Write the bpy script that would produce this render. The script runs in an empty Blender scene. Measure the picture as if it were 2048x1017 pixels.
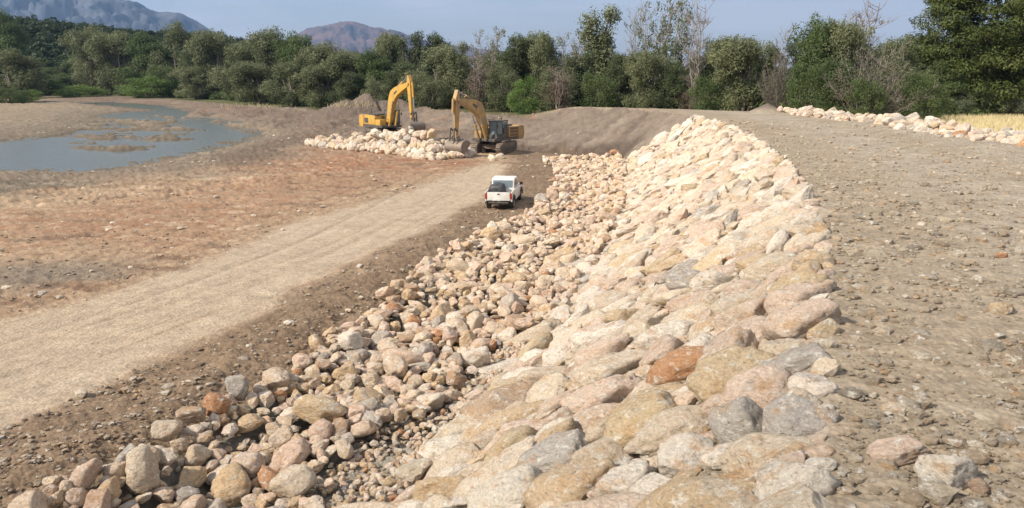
import bpy, bmesh, math, random
import numpy as np
from mathutils import Vector, Matrix, Euler, Quaternion

# ============================================================ camera, light
SC = bpy.context.scene
COL = SC.collection
FPX, CX, CY = 1607.0, 1024.0, 508.5          # focal length and centre, in pixels of the 2048 wide photograph
PITCH = math.atan((CY - 140.0) / FPX)
H = 8.0
cd = bpy.data.cameras.new("camera"); cam = bpy.data.objects.new("camera", cd); COL.objects.link(cam)
cd.sensor_width = 36.0; cd.lens = FPX / 2048 * 36.0; cd.clip_start = 0.1; cd.clip_end = 40000
cam.location = (0, 0, H); cam.rotation_euler = (math.pi / 2 - PITCH, 0, 0)
SC.camera = cam

SUN_EL, SUN_AZ = math.radians(39), math.atan2(-0.88, -0.47)
to_sun = Vector((math.sin(SUN_AZ) * math.cos(SUN_EL), math.cos(SUN_AZ) * math.cos(SUN_EL), math.sin(SUN_EL)))
sd = bpy.data.lights.new("sun", 'SUN'); sun = bpy.data.objects.new("sun", sd); COL.objects.link(sun)
sd.energy = 5.0; sd.angle = math.radians(0.8); sd.color = (1.0, 0.91, 0.78)
sun.rotation_euler = (-to_sun).to_track_quat('-Z', 'Y').to_euler(); sun.location = (-40, -20, 60)

W = bpy.data.worlds.new("World"); SC.world = W; W.use_nodes = True
nt = W.node_tree; nt.nodes.clear()
wo = nt.nodes.new('ShaderNodeOutputWorld'); bg = nt.nodes.new('ShaderNodeBackground')
sky = nt.nodes.new('ShaderNodeTexSky'); sky.sky_type = 'NISHITA'; sky.sun_disc = False
sky.sun_elevation = SUN_EL; sky.sun_rotation = SUN_AZ; sky.altitude = 300
sky.air_density = 1.15; sky.dust_density = 1.4; sky.ozone_density = 1.6
tc = nt.nodes.new('ShaderNodeTexCoord'); mp = nt.nodes.new('ShaderNodeMapping')
mp.inputs['Scale'].default_value = (1.0, 1.0, 7.0); mp.inputs['Rotation'].default_value = (0.05, -0.06, 0.3)
nz = nt.nodes.new('ShaderNodeTexNoise'); nz.inputs['Scale'].default_value = 3.4; nz.inputs['Detail'].default_value = 7
nz.inputs['Roughness'].default_value = 0.55; nz.inputs['Distortion'].default_value = 0.4
rp = nt.nodes.new('ShaderNodeValToRGB')
rp.color_ramp.elements[0].position = 0.42; rp.color_ramp.elements[0].color = (0.45, 0.45, 0.45, 1)
rp.color_ramp.elements[1].position = 0.60; rp.color_ramp.elements[1].color = (0.95, 0.95, 0.95, 1)
mxs = nt.nodes.new('ShaderNodeMix'); mxs.data_type = 'RGBA'
mxs.inputs['B'].default_value = (6.9, 6.9, 7.0, 1)          # sunlit thin cloud
nt.links.new(tc.outputs['Generated'], mp.inputs['Vector']); nt.links.new(mp.outputs['Vector'], nz.inputs['Vector'])
nt.links.new(nz.outputs['Fac'], rp.inputs['Fac']); nt.links.new(rp.outputs['Color'], mxs.inputs['Factor'])
nt.links.new(sky.outputs['Color'], mxs.inputs['A']); nt.links.new(mxs.outputs['Result'], bg.inputs['Color'])
bg.inputs['Strength'].default_value = 0.105
nt.links.new(bg.outputs['Background'], wo.inputs['Surface'])
SC.view_settings.view_transform = 'Standard'; SC.view_settings.look = 'None'
SC.view_settings.exposure = 0.3; SC.view_settings.gamma = 1.0
SC.cycles.volume_bounces = 0; SC.cycles.max_bounces = 6; SC.cycles.transparent_max_bounces = 8

# ============================================================ maths helpers
def ray(px, py):
    u = px - CX; v = py - CY; c, s = math.cos(PITCH), math.sin(PITCH)
    return np.array((u, FPX * c - v * s, -FPX * s - v * c))
def atz(px, py, z=0.0):
    d = ray(px, py); t = (z - H) / d[2]; return (d[0] * t, d[1] * t)
def aty(px, py, y):
    d = ray(px, py); t = y / d[1]; return np.array((d[0] * t, y, H + d[2] * t))
def pxline(pts, z=0.0): return [atz(a, b, z) for a, b in pts]
def proj(x, y, z):
    c, s = math.cos(PITCH), math.sin(PITCH); zz = z - H
    dep = y * c - zz * s; up = y * s + zz * c
    return CX + FPX * x / dep, CY - FPX * up / dep, dep

rs0 = np.random.RandomState(7)
PERM = rs0.permutation(512); PERM = np.concatenate([PERM, PERM])
GR = rs0.normal(size=(512, 3)); GR /= np.linalg.norm(GR, axis=1)[:, None]; GR = GR.astype(np.float32) * 1.5
def perlin(x, y, z=None):
    x = np.asarray(x, np.float32); y = np.asarray(y, np.float32)
    z = np.full_like(x, 0.37) if z is None else np.asarray(z, np.float32)
    xi = np.floor(x).astype(np.int64); yi = np.floor(y).astype(np.int64); zi = np.floor(z).astype(np.int64)
    xf = (x - xi).astype(np.float32); yf = (y - yi).astype(np.float32); zf = (z - zi).astype(np.float32)
    u = xf * xf * (3 - 2 * xf); v = yf * yf * (3 - 2 * yf); w = zf * zf * (3 - 2 * zf)
    out = 0
    for dx in (0, 1):
        wx = u if dx else 1 - u; px_ = PERM[(xi + dx) & 511]
        for dy in (0, 1):
            wy = v if dy else 1 - v; py_ = PERM[(px_ + yi + dy) & 511]
            for dz in (0, 1):
                wz = w if dz else 1 - w
                g = GR[PERM[(py_ + zi + dz) & 511]]
                out = out + wx * wy * wz * (g[..., 0] * (xf - dx) + g[..., 1] * (yf - dy) + g[..., 2] * (zf - dz))
    return out
def fbm(x, y, z=None, octv=4, gain=0.5):
    a, s, out = 1.0, 0.0, 0.0; zz = 0.37 if z is None else z
    for i in range(octv):
        f = 2.03 ** i
        out = out + a * perlin(x * f + i * 17.3, y * f - i * 9.1, (zz * f + i * 3.3) if z is not None else None); s += a; a *= gain
    return out / s
def sm(a, b, x):
    t = np.clip((x - a) / (b - a), 0, 1); return t * t * (3 - 2 * t)
def dpoly(x, y, pts):
    best = np.full(x.shape, 1e9, np.float32)
    for (ax, ay), (bx, by) in zip(pts[:-1], pts[1:]):
        dx, dy = bx - ax, by - ay; L = dx * dx + dy * dy + 1e-9
        t = np.clip(((x - ax) * dx + (y - ay) * dy) / L, 0, 1)
        best = np.minimum(best, (x - ax - t * dx) ** 2 + (y - ay - t * dy) ** 2)
    return np.sqrt(best)
def inpoly(x, y, pts):
    r = np.zeros(x.shape, bool); n = len(pts)
    for i in range(n):
        ax, ay = pts[i]; bx, by = pts[(i + 1) % n]
        if ay == by: continue
        c = ((ay > y) != (by > y)) & (x < (bx - ax) * (y - ay) / (by - ay) + ax); r ^= c
    return r
def sdp(x, y, pts):                          # signed distance, positive inside
    d = dpoly(x, y, list(pts) + [pts[0]]); return np.where(inpoly(x, y, pts), d, -d)
def along(x, y, pts):                        # signed lateral distance and arc length along a polyline
    best = np.full(x.shape, 1e9); lat = np.zeros(x.shape); arc = np.zeros(x.shape); acc = 0
    for (ax, ay), (bx, by) in zip(pts[:-1], pts[1:]):
        dx, dy = bx - ax, by - ay; L = math.hypot(dx, dy)
        t = np.clip(((x - ax) * dx + (y - ay) * dy) / L / L, 0, 1)
        d = np.hypot(x - ax - t * dx, y - ay - t * dy); sg = np.sign(dx * (y - ay) - dy * (x - ax))
        m = d < best; best = np.where(m, d, best); lat = np.where(m, d * sg, lat); arc = np.where(m, acc + t * L, arc); acc += L
    return lat, arc

# ============================================================ plan of the place
def smooth(pts, n=2):                        # Chaikin
    for _ in range(n):
        q = [pts[0]]
        for a, b in zip(pts[:-1], pts[1:]):
            q += [(a[0] * .75 + b[0] * .25, a[1] * .75 + b[1] * .25), (a[0] * .25 + b[0] * .75, a[1] * .25 + b[1] * .75)]
        pts = q + [pts[-1]]
    return pts
TOE = [(-22, -40), (-10, -8), (-5.8, 4), (-2.6, 12.4), (-1.06, 16.7), (-.3, 20), (1.57, 25.2), (3.5, 32.8), (6.1, 44.8), (8.2, 56.8), (10.0, 70),
       (10.4, 77.6), (4, 88), (-4.8, 106), (-15, 121), (-28, 143), (-38, 156), (-62, 180), (-85, 205), (-130, 262), (-200, 310), (-600, 420)]
CREST = [(-12, -44), (-3, -10), (.4, 0), (2.95, 6.8), (4.6, 11), (6.2, 15.2), (8.0, 20), (9.5, 25), (11.6, 32.7), (13.9, 44), (15.6, 56), (16.2, 67.7),
         (14.5, 85), (9.5, 99), (-2, 113), (-12, 127), (-26, 148), (-36, 162), (-60, 188), (-83, 214), (-128, 272), (-198, 320), (-600, 440)]
SLOPE_POLY = TOE + CREST[::-1]
RIGHT_POLY = CREST + [(-600, 9000), (9000, 9000), (9000, -9000), (-12, -9000)]
BACK = [(36, -60), (33, 20), (30.5, 47), (29.5, 56), (28.2, 66), (26.5, 76), (20, 86), (12, 100)]     # far edge of the embankment top
TR_L = pxline([(40, 1060), (120, 1010), (240, 950), (440, 845), (520, 780), (650, 700), (740, 630), (800, 585), (850, 535), (1000, 462), (1060, 430), (1095, 395), (1115, 350), (1085, 322)])
TR_L = [(-16, 4)] + TR_L
TRENCH = TR_L + [(10.2, 76), (9.8, 70), (8.2, 56.8), (6.1, 44.8), (3.5, 32.8), (1.57, 25.2), (-.3, 20), (-1.06, 16.7), (-2.6, 12.4), (-5.8, 4)]
RIVER = [(-130, 60)] + pxline([(-200, 330), (0, 326), (190, 328), (330, 303), (430, 284), (512, 262), (440, 237), (385, 220), (330, 207), (225, 200), (150, 201), (250, 211), (300, 216), (215, 222), (170, 240), (110, 262), (0, 277), (-200, 285)]) + [(-200, 90)]
ROAD = pxline([(-300, 720), (0, 640), (200, 592), (430, 520), (600, 440), (800, 385), (930, 340), (975, 325), (1015, 330), (1000, 352), (962, 400), (850, 462), (700, 530), (550, 616), (400, 688), (250, 748), (0, 862), (-300, 980)])
ROADC = smooth(pxline([(-300, 850), (0, 760), (250, 672), (450, 600), (620, 530), (800, 440), (890, 390), (980, 335), (1000, 300)]), 2)
ORANGE = pxline([(-200, 440), (100, 415), (300, 385), (520, 345), (700, 322), (900, 318), (960, 330), (800, 375), (600, 430), (500, 480), (420, 515), (300, 520), (150, 500), (0, 520), (-200, 540)])
RED2 = pxline([(380, 330), (520, 300), (640, 292), (760, 305), (900, 318), (980, 322), (900, 345), (760, 340), (600, 345), (450, 350)])
GREY2 = pxline([(-100, 560), (0, 535), (120, 525), (270, 535), (240, 565), (120, 580), (0, 590), (-100, 600)])
DARKR = pxline([(0, 335), (60, 335), (110, 350), (60, 380), (0, 385)])
DARKM = pxline([(430, 320), (520, 285), (640, 262), (720, 262), (640, 285), (560, 305), (500, 330)])
FIELD = [(33, 110), (29, 100), (29.5, 84), (30.5, 74), (32, 60), (34, 46), (36, 30), (90, 30), (140, 100), (60, 104), (42, 98)]
TRACKL = [atz(1385, 217, 3.6), atz(1290, 258, 2.0), atz(1172, 310, 0.1)]

def mounds(x, y):
    z = np.zeros(x.shape)
    for (px, py, yy, h, r) in ((735, 232, 136, 4.2, 8.5), (695, 235, 134, 3.3, 7.5), (1535, 222, 79, 0.9, 1.8), (772, 235, 128, 2.3, 6)):
        p = aty(px, py, yy); d = np.hypot((x - p[0]), (y - p[1])) / r
        z = np.maximum(z, h * np.clip(1 - d, 0, 1) ** .9)
    return z
def hill(x, y):                              # wooded hill beyond the river, on the left
    az = np.degrees(np.arctan2(x, np.maximum(y, 1))); r = np.hypot(x, y)
    ridge = np.interp(az, [-60, -33, -29, -24, -20, -15, -11, -8, -4, 0], [36, 30, 28, 23, 21, 16, 10, 3, 0, 0])
    return ridge * sm(300, 520, r) * (1 - .3 * sm(560, 900, r)) * np.where(y > 0, 1, 0)

def terrain(x, y, full=False):
    x = np.asarray(x, np.float64); y = np.asarray(y, np.float64)
    ins = inpoly(x, y, SLOPE_POLY); right = inpoly(x, y, RIGHT_POLY) & ~ins
    dT = dpoly(x, y, TOE); dC = dpoly(x, y, CREST)
    top = 4.0 - 1.0 * sm(75, 125, y) - 1.9 * sm(-14, -34, x) * (y > 60) - 1.15 * sm(9, 1, x) * sm(84, 96, y)
    t = dT / (dT + dC + 1e-6)
    t = np.where(ins, t, np.where(right, 1.0, 0.0))
    rocky = ins & (y < 78)
    z = top * t
    z = np.where(right, z - 1.0 * sm(0, 5, -np.where(inpoly(x, y, BACK + [(-30, 200), (-200, -60)]), dpoly(x, y, BACK), -dpoly(x, y, BACK))) * (x > 5), z)
    low = ~ins & ~right
    n1 = fbm(x * .035, y * .035, octv=3)
    z = z + np.where(low, .35 * n1 * sm(0, 12, dT), .25 * n1 * sm(30, 60, x))
    # trench with rubble
    tr = sdp(x, y, TRENCH)
    pond = np.exp(-((x + 5.6) / 1.7) ** 2 - ((y - 14.3) / 2.2) ** 2)
    z = z - np.where(low, (.34 + .5 * pond) * sm(-.3, 1.6, tr) * sm(0, 1.3, dT + .25), 0)
    # loose berm beside the trench
    berm = np.exp(-((tr + 1.5) / 1.2) ** 2) * np.where(low, 1, 0) * sm(3, 9, y) * (1 - sm(34, 50, y))
    z = z + berm * (.22 + .25 * fbm(x * .6, y * .6, octv=3))
    # river
    rv = sdp(x, y, RIVER)
    isl = fbm(x * .16, y * .24, octv=5, gain=.66)
    inner = sdp(x, y, pxline([(40, 285), (130, 262), (200, 232), (300, 222), (380, 225), (440, 255), (420, 275), (330, 290), (220, 300)]))
    bed = -0.62 - .75 * sm(0, 5, rv) + 1.15 * sm(-4, 5, inner) * (.60 + 1.35 * isl)
    z = np.where(low & (rv > -7), z * (1 - sm(-7, 0, rv)) + np.minimum(bed, .05) * sm(-7, 0, rv), z)
    scarp = dpoly(x, y, pxline([(-60, 214), (60, 214), (160, 218)])); z = z + np.where(low, .6 * np.exp(-(scarp / 5) ** 2), 0)
    z = z + mounds(x, y) * np.where(ins, .7, 1)
    z = z + hill(x, y)
    # loose heaps pushed up along the dirt bank
    bankm = ((ins & (y > 80)) | (low & (y > 84) & (dT < 22))) * sm(80, 96, y) * (1 - sm(160, 200, y))
    z = z + bankm * 1.5 * fbm(x * .17, y * .17, octv=5, gain=.55)
    if not full: return z
    road = sdp(x, y, ROAD) + .9 * fbm(x * .35, y * .35, octv=4)
    lat, arc = along(x, y, ROADC)
    rd = sm(-.6, .9, road) * low
    rut = fbm(lat * 1.6, arc * .05, octv=4)
    rut2 = fbm(lat * 4.5 + 40, arc * .12, octv=3)
    fine = fbm(x * 2.2, y * 2.2, octv=5, gain=.62); mid = fbm(x * .55, y * .55, octv=4)
    rough = np.where(low, .135 + .05 * sm(-3, 0, tr) , .05)
    rough = np.where(low & (rv > -24) & (x < -8), .26, rough); rough = np.where(low & (y > 84), np.maximum(rough, .2), rough)
    rough = rough * (1 - .88 * rd)
    slopeflat = np.where(ins, .12, 1)
    z = z + rough * (fine * 1.3 + .9 * mid) * slopeflat + rd * (.035 * rut + .012 * rut2) - rd * .05
    # tyre tread ribs along the right edge of the track
    tread = np.exp(-((lat + 2.6 + .25 * np.sin(arc * .2)) / .22) ** 2) * (np.sin(arc * 2 * np.pi / .28) > 0) * np.where(low, 1, 0) * (arc > 12)
    z = z - .02 * tread
    # wheel lines over the loose ground left of the road
    wl = np.exp(-((lat - 5.2 - .8 * np.sin(arc * .08)) / .16) ** 2) + np.exp(-((lat - 6.7 - .8 * np.sin(arc * .08)) / .16) ** 2) + np.exp(-((lat - 3.1 + .5 * np.sin(arc * .1)) / .14) ** 2)
    z = z - .05 * wl * low
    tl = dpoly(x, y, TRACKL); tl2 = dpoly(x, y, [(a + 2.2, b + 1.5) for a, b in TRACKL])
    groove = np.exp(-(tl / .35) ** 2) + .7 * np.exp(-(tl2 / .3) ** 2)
    z = z - np.where(ins, .35 * groove * (fine * .6 + .8), 0)
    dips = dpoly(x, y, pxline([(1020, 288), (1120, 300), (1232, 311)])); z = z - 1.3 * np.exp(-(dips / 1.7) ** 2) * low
    tl_, ta_ = along(x, y, TOE); dirtm = (ins & (y > 69)) * 1.0
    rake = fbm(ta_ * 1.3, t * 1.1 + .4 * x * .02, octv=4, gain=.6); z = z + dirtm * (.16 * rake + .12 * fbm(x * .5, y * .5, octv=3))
    # ---- base colour of the soil
    def C(a): return np.array(a)[None, :]
    def mix(c, d, f): return c + (C(d) - c) * np.clip(f, 0, 1)[:, None]
    n2 = fbm(x * .13 + 5, y * .2 + 3, octv=5, gain=.6); n3 = fbm(x * .9 + 50, y * .9, octv=4, gain=.65); nb = fbm(x * .3 + 9, y * .8 + 70, octv=5, gain=.65)
    c = np.tile(C((.42, .295, .19)), (len(x), 1))
    c = mix(c, (.47, .36, .25), .5 + 1.2 * n2)
    orr = sdp(x, y, ORANGE) + 3.5 * n2
    c = mix(c, (.37, .215, .13), sm(-1.5, 4, orr) * (.55 + 2.2 * nb))
    c = mix(c, (.33, .15, .08), sm(-1, 3, sdp(x, y, RED2) + 4 * n2) * (.5 + 1.8 * nb))
    c = mix(c, (.24, .15, .10), low * sm(.08, .34, -nb - .4 * n3) * .75)
    c = mix(c, (.34, .175, .095), low * sm(.22, .45, fbm(x * .22 + 31, y * .5 + 7, octv=5, gain=.65)) * .55 * (x < -2))
    c = mix(c, (.56, .45, .32), sm(.12, .35, nb + .4 * n3) * .7 * (1 - rd))
    c = mix(c, (.22, .19, .155), sm(-2, 1.5, sdp(x, y, GREY2) + 2.5 * n2 + 1.5 * nb) * .75)
    c = mix(c, (.15, .125, .10), sm(-2, 1.5, sdp(x, y, DARKR) + 3 * n2) * .8)
    rm = sm(-20, -7, rv + 6 * n2) * (x < -5) * low
    c = mix(c, (.235, .195, .15), rm * .9)
    c = mix(c, (.13, .12, .085), low * sm(.1, .45, nb) * sm(-45, -20, x) * 0 + low * (x < -30) * sm(-.1, .3, n2) * sm(-34, -14, rv) * .5)
    c = mix(c, (.37, .315, .235), rm * sm(.05, .45, n2 + nb * .7) * .9)
    c = mix(c, (.17, .125, .09), sm(-3, 3, sdp(x, y, DARKM) + 6 * n2) * .7)
    c = mix(c, (.30, .25, .185), low * sm(95, 125, y) * .7)
    c = mix(c, (.14, .12, .09), low * sm(-.15, -.5, z) * sm(-4, 0, rv) * .7)
    br = sm(2.0, .0, lat + 2.8 + .7 * n3 + .5 * n2) * low * (y < 84) * (1 - rd * .9)
    c = mix(c, (.235, .17, .115), br * (.85 + .3 * n3))
    c = mix(c, (.33, .25, .17), br * sm(.05, .4, nb + .5 * n3) * .8)
    c = mix(c, (.47, .368, .265), rd * .96)
    c = mix(c, (.55, .445, .33), rd * sm(.0, .6, rut * .8 + .7 * n2) * .75)
    c = mix(c, (.35, .27, .185), rd * sm(.12, .6, -rut * .6 + .5 * n3 + .5 * n2) * .6)
    c = mix(c, (.30, .215, .14), rd * sm(.22, .5, -rut2 * .8 - .5 * n2) * .6)
    c = mix(c, (.33, .25, .17), rd * sm(.35, .5, rut2) * .5)
    wr = sum(np.exp(-((lat - o_ - .35 * np.sin(arc * .11 + o_)) / .13) ** 2) for o_ in (-1.5, .05, 1.1, -.2)) * rd
    c = mix(c, (.34, .265, .19), wr * .22 * sm(-.35, .1, n2 + .5 * n3)); z = z - .022 * wr
    c = mix(c, (.28, .2, .135), wl * low * .55 * sm(-.3, .2, n2 + n3))
    c = mix(c, (.26, .2, .14), tread * .6)
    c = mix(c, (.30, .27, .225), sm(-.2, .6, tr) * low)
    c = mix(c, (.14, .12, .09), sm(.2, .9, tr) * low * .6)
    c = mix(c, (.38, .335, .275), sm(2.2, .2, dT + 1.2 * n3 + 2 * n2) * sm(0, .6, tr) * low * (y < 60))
    c = mix(c, (.36, .305, .24), ins * 1.0)
    dirt = ins * sm(69.5, 73, y + .5 * n3 + .25 * (x - 13)) + low * sm(0, 1, -tr) * sm(83, 92, y + 2 * n2) * sm(24, 12, dT) + 0.
    c = mix(c, (.215, .168, .13), dirt)
    c = mix(c, (.29, .235, .18), dirt * sm(-.05, .45, n2 + .5 * n3) * .8)
    c = mix(c, (.31, .165, .11), dirt * sm(96, 106, y) * sm(.1, .4, nb) * .7)
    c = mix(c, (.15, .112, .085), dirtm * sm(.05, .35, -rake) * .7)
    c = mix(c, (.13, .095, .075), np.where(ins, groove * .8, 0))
    c = mix(c, (.105, .08, .062), (low | ins) * sm(3.6, 1.4, dips + 1.4 * n3 + 1.0 * n2) * .9)  # wet soil of the ditch, plus its shade painted into the colour
    # embankment top
    c = mix(c, (.355, .285, .205), right * 1.0)
    path = np.abs(x - (5.8 + crestx(y))); pth = sm(3.6, .6, path + 1.2 * n2) + sm(3.5, 1.0, np.abs(x - 12 - crestx(y)) + 1.2 * n2)
    c = mix(c, (.41, .355, .28), right * pth * (.6 + .5 * n3) * sm(8, 20, y))
    c = mix(c, (.30, .225, .155), right * sm(.1, .5, n2 + .4 * n3 + .2 * (path > 6)) * .7)
    c = mix(c, (.44, .39, .31), right * sm(.15, .4, n3) * .5)
    farr = right * (1 - inpoly(x, y, BACK + [(-30, 200), (-200, -60)]))
    c = mix(c, (.35, .31, .16), farr * sm(0, 3, dpoly(x, y, BACK)))
    c = mix(c, (.12, .11, .055), right * sm(100, 112, y + 4 * n2) * .95)
    c = mix(c, (.70, .575, .33), sm(-.5, 1.5, sdp(x, y, FIELD) + 1.2 * n2) * right * (.85 + .5 * n3))
    md = mounds(x, y)
    c = mix(c, (.19, .15, .12), sm(.1, .5, md))
    r_ = np.hypot(x, y)
    c = mix(c, (.05, .065, .028), sm(3, 8, hill(x, y)))
    c = mix(c, (.13, .14, .07), sm(250, 330, r_) * (1 - sm(3, 8, hill(x, y))))
    c = mix(c, (.14, .15, .07), sm(0, 12, y - np.interp(x, [-130, -85, -62, -38], [268, 215, 188, 160])) * (x < -36))
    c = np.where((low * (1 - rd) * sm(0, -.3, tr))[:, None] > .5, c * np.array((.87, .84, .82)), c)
    tone = 1 + .36 * fine + .18 * n3 + .12 * nb
    return z, np.clip(c * tone[:, None], .01, .9)
def crestx(y): return np.interp(y, [p[1] for p in CREST[:12]], [p[0] for p in CREST[:12]])
def toex(y): return np.interp(y, [p[1] for p in TOE[:12]], [p[0] for p in TOE[:12]])
def tz(x, y): return float(terrain(np.array([x]), np.array([y]))[0])
def hit(px, py):                             # where the line of sight meets the ground
    d = ray(px, py); d = d / d[1]; ys = np.concatenate([np.arange(5, 30, .05), np.arange(30, 200, .25)])
    zz = terrain(d[0] * ys, ys); k = np.argmax(H + d[2] * ys <= zz)
    return np.array((d[0] * ys[k], ys[k], zz[k]))

# ============================================================ mesh helpers
def npmesh(name, V, F, col=None, smooth_=True, mat=None):
    me = bpy.data.meshes.new(name); V = np.ascontiguousarray(V, np.float32); F = np.ascontiguousarray(F, np.int32); k = F.shape[1]
    me.vertices.add(len(V)); me.vertices.foreach_set('co', V.ravel())
    me.loops.add(F.size); me.loops.foreach_set('vertex_index', F.ravel())
    me.polygons.add(len(F)); me.polygons.foreach_set('loop_start', np.arange(0, F.size, k, dtype=np.int32))
    me.polygons.foreach_set('loop_total', np.full(len(F), k, np.int32))
    me.polygons.foreach_set('use_smooth', np.full(len(F), smooth_))
    me.update(calc_edges=True)
    if col is not None:
        a = me.color_attributes.new('col', 'FLOAT_COLOR', 'POINT')
        a.data.foreach_set('color', np.hstack([col, np.ones((len(col), 1))]).astype(np.float32).ravel())
    if mat: me.materials.append(mat)
    return me
def link(name, me, parent=None, **kw):
    o = bpy.data.objects.new(name, me); COL.objects.link(o)
    if parent: o.parent = parent
    for k, v in kw.items(): o[k] = v
    return o
def empty(name, loc, rz=0, **kw):
    o = bpy.data.objects.new(name, None); o.empty_display_size = .3; COL.objects.link(o); o.location = loc; o.rotation_euler = (0, 0, rz)
    for k, v in kw.items(): o[k] = v
    return o

# ============================================================ materials
def newmat(name):
    m = bpy.data.materials.new(name); m.use_nodes = True; return m, m.node_tree.nodes, m.node_tree.links, m.node_tree.nodes['Principled BSDF']
def plain(name, col, rough=.6, metal=0., var=.12, scale=3.0, dirt=None, dirtamt=.4):
    m, N, L, B = newmat(name); B.inputs['Roughness'].default_value = rough; B.inputs['Metallic'].default_value = metal
    t = N.new('ShaderNodeTexCoord'); n = N.new('ShaderNodeTexNoise'); n.inputs['Scale'].default_value = scale; n.inputs['Detail'].default_value = 6
    L.new(t.outputs['Object'], n.inputs['Vector']); r = N.new('ShaderNodeValToRGB')
    d = dirt or tuple(c * (1 - 2 * var) for c in col)
    r.color_ramp.elements[0].position = .35; r.color_ramp.elements[0].color = (*[a * (1 - dirtamt) + b * dirtamt for a, b in zip(col, d)], 1)
    r.color_ramp.elements[1].position = .62; r.color_ramp.elements[1].color = (*col, 1)
    L.new(n.outputs['Fac'], r.inputs['Fac']); L.new(r.outputs['Color'], B.inputs['Base Color'])
    return m
def mathn(N, L, op, a, b):
    n = N.new('ShaderNodeMath'); n.operation = op
    for i, q in enumerate((a, b)):
        if hasattr(q, 'default_value') or hasattr(q, 'links'): L.new(q, n.inputs[i])
        else: n.inputs[i].default_value = q
    return n.outputs[0]
def ground_material():
    m, N, L, B = newmat('soil'); B.inputs['Roughness'].default_value = .95; B.inputs['Specular IOR Level'].default_value = .15
    a = N.new('ShaderNodeVertexColor'); a.layer_name = 'col'; g = N.new('ShaderNodeNewGeometry')
    n1 = N.new('ShaderNodeTexNoise'); n1.inputs['Scale'].default_value = 5; n1.inputs['Detail'].default_value = 8; n1.inputs['Roughness'].default_value = .72
    n2 = N.new('ShaderNodeTexVoronoi'); n2.inputs['Scale'].default_value = 11; n2.inputs['Randomness'].default_value = 1
    L.new(g.outputs['Position'], n1.inputs['Vector']); L.new(g.outputs['Position'], n2.inputs['Vector'])
    r = N.new('ShaderNodeMapRange'); r.inputs['From Min'].default_value = .3; r.inputs['From Max'].default_value = .7; r.inputs['To Min'].default_value = .78; r.inputs['To Max'].default_value = 1.22
    L.new(n1.outputs['Fac'], r.inputs['Value'])
    r2 = N.new('ShaderNodeMapRange'); r2.inputs['From Min'].default_value = 0; r2.inputs['From Max'].default_value = .7; r2.inputs['To Min'].default_value = 1.14; r2.inputs['To Max'].default_value = .84
    L.new(n2.outputs['Distance'], r2.inputs['Value'])
    f = mathn(N, L, 'MULTIPLY', r.outputs['Result'], r2.outputs['Result'])
    v = N.new('ShaderNodeVectorMath'); v.operation = 'SCALE'; L.new(a.outputs['Color'], v.inputs[0]); L.new(f, v.inputs['Scale'])
    L.new(v.outputs['Vector'], B.inputs['Base Color'])
    h = mathn(N, L, 'SUBTRACT', n1.outputs['Fac'], mathn(N, L, 'MULTIPLY', n2.outputs['Distance'], .35))
    b = N.new('ShaderNodeBump'); b.inputs['Strength'].default_value = .8; b.inputs['Distance'].default_value = .07
    L.new(h, b.inputs['Height']); L.new(b.outputs['Normal'], B.inputs['Normal'])
    return m
def rock_material():
    m, N, L, B = newmat('limestone'); B.inputs['Roughness'].default_value = .88; B.inputs['Specular IOR Level'].default_value = .2
    a = N.new('ShaderNodeVertexColor'); a.layer_name = 'col'; g = N.new('ShaderNodeNewGeometry')
    def noise(s, d, r_, off=0):
        n = N.new('ShaderNodeTexNoise'); n.inputs['Scale'].default_value = s; n.inputs['Detail'].default_value = d; n.inputs['Roughness'].default_value = r_
        mp_ = N.new('ShaderNodeMapping'); mp_.inputs['Location'].default_value = (off, off * .7, 0); mp_.inputs['Rotation'].default_value = (.5, .9, .3); mp_.inputs['Scale'].default_value = (1, 1, 1.9)
        L.new(g.outputs['Position'], mp_.inputs['Vector']); L.new(mp_.outputs['Vector'], n.inputs['Vector']); return n.outputs['Fac']
    def ramp(v, lo, hi):
        r = N.new('ShaderNodeMapRange'); r.interpolation_type = 'SMOOTHSTEP'; r.inputs['From Min'].default_value = lo; r.inputs['From Max'].default_value = hi; L.new(v, r.inputs['Value']); return r.outputs['Result']
    def mix(c, col, f, s=1.0):
        x = N.new('ShaderNodeMix'); x.data_type = 'RGBA'; L.new(mathn(N, L, 'MULTIPLY', f, s), x.inputs['Factor']); L.new(c, x.inputs['A'])
        x.inputs['B'].default_value = (*col, 1); return x.outputs['Result']
    c = a.outputs['Color']
    c = mix(c, (.52, .31, .15), ramp(noise(2.1, 7, .7), .52, .64), .6)     # iron staining
    c = mix(c, (.40, .38, .35), ramp(noise(1.7, 7, .66, 20), .56, .68), .45)  # grey weathering
    c = mix(c, (.74, .69, .60), ramp(noise(4.5, 8, .75, 40), .53, .62), .8)  # fresh calcite
    c = mix(c, (.27, .19, .13), ramp(noise(7, 8, .75, 60), .56, .66), .7)     # soil in the pits
    fn = noise(16, 8, .75, 80)
    r = N.new('ShaderNodeMapRange'); r.inputs['From Min'].default_value = .3; r.inputs['From Max'].default_value = .7; r.inputs['To Min'].default_value = .70; r.inputs['To Max'].default_value = 1.42; L.new(fn, r.inputs['Value'])
    v = N.new('ShaderNodeVectorMath'); v.operation = 'SCALE'; L.new(c, v.inputs[0]); L.new(r.outputs['Result'], v.inputs['Scale'])
    L.new(v.outputs['Vector'], B.inputs['Base Color'])
    hh = mathn(N, L, 'ADD', noise(5, 9, .72, 11), mathn(N, L, 'MULTIPLY', fn, .5))
    b = N.new('ShaderNodeBump'); b.inputs['Strength'].default_value = 1.0; b.inputs['Distance'].default_value = .13; L.new(hh, b.inputs['Height']); L.new(b.outputs['Normal'], B.inputs['Normal'])
    return m
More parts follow.
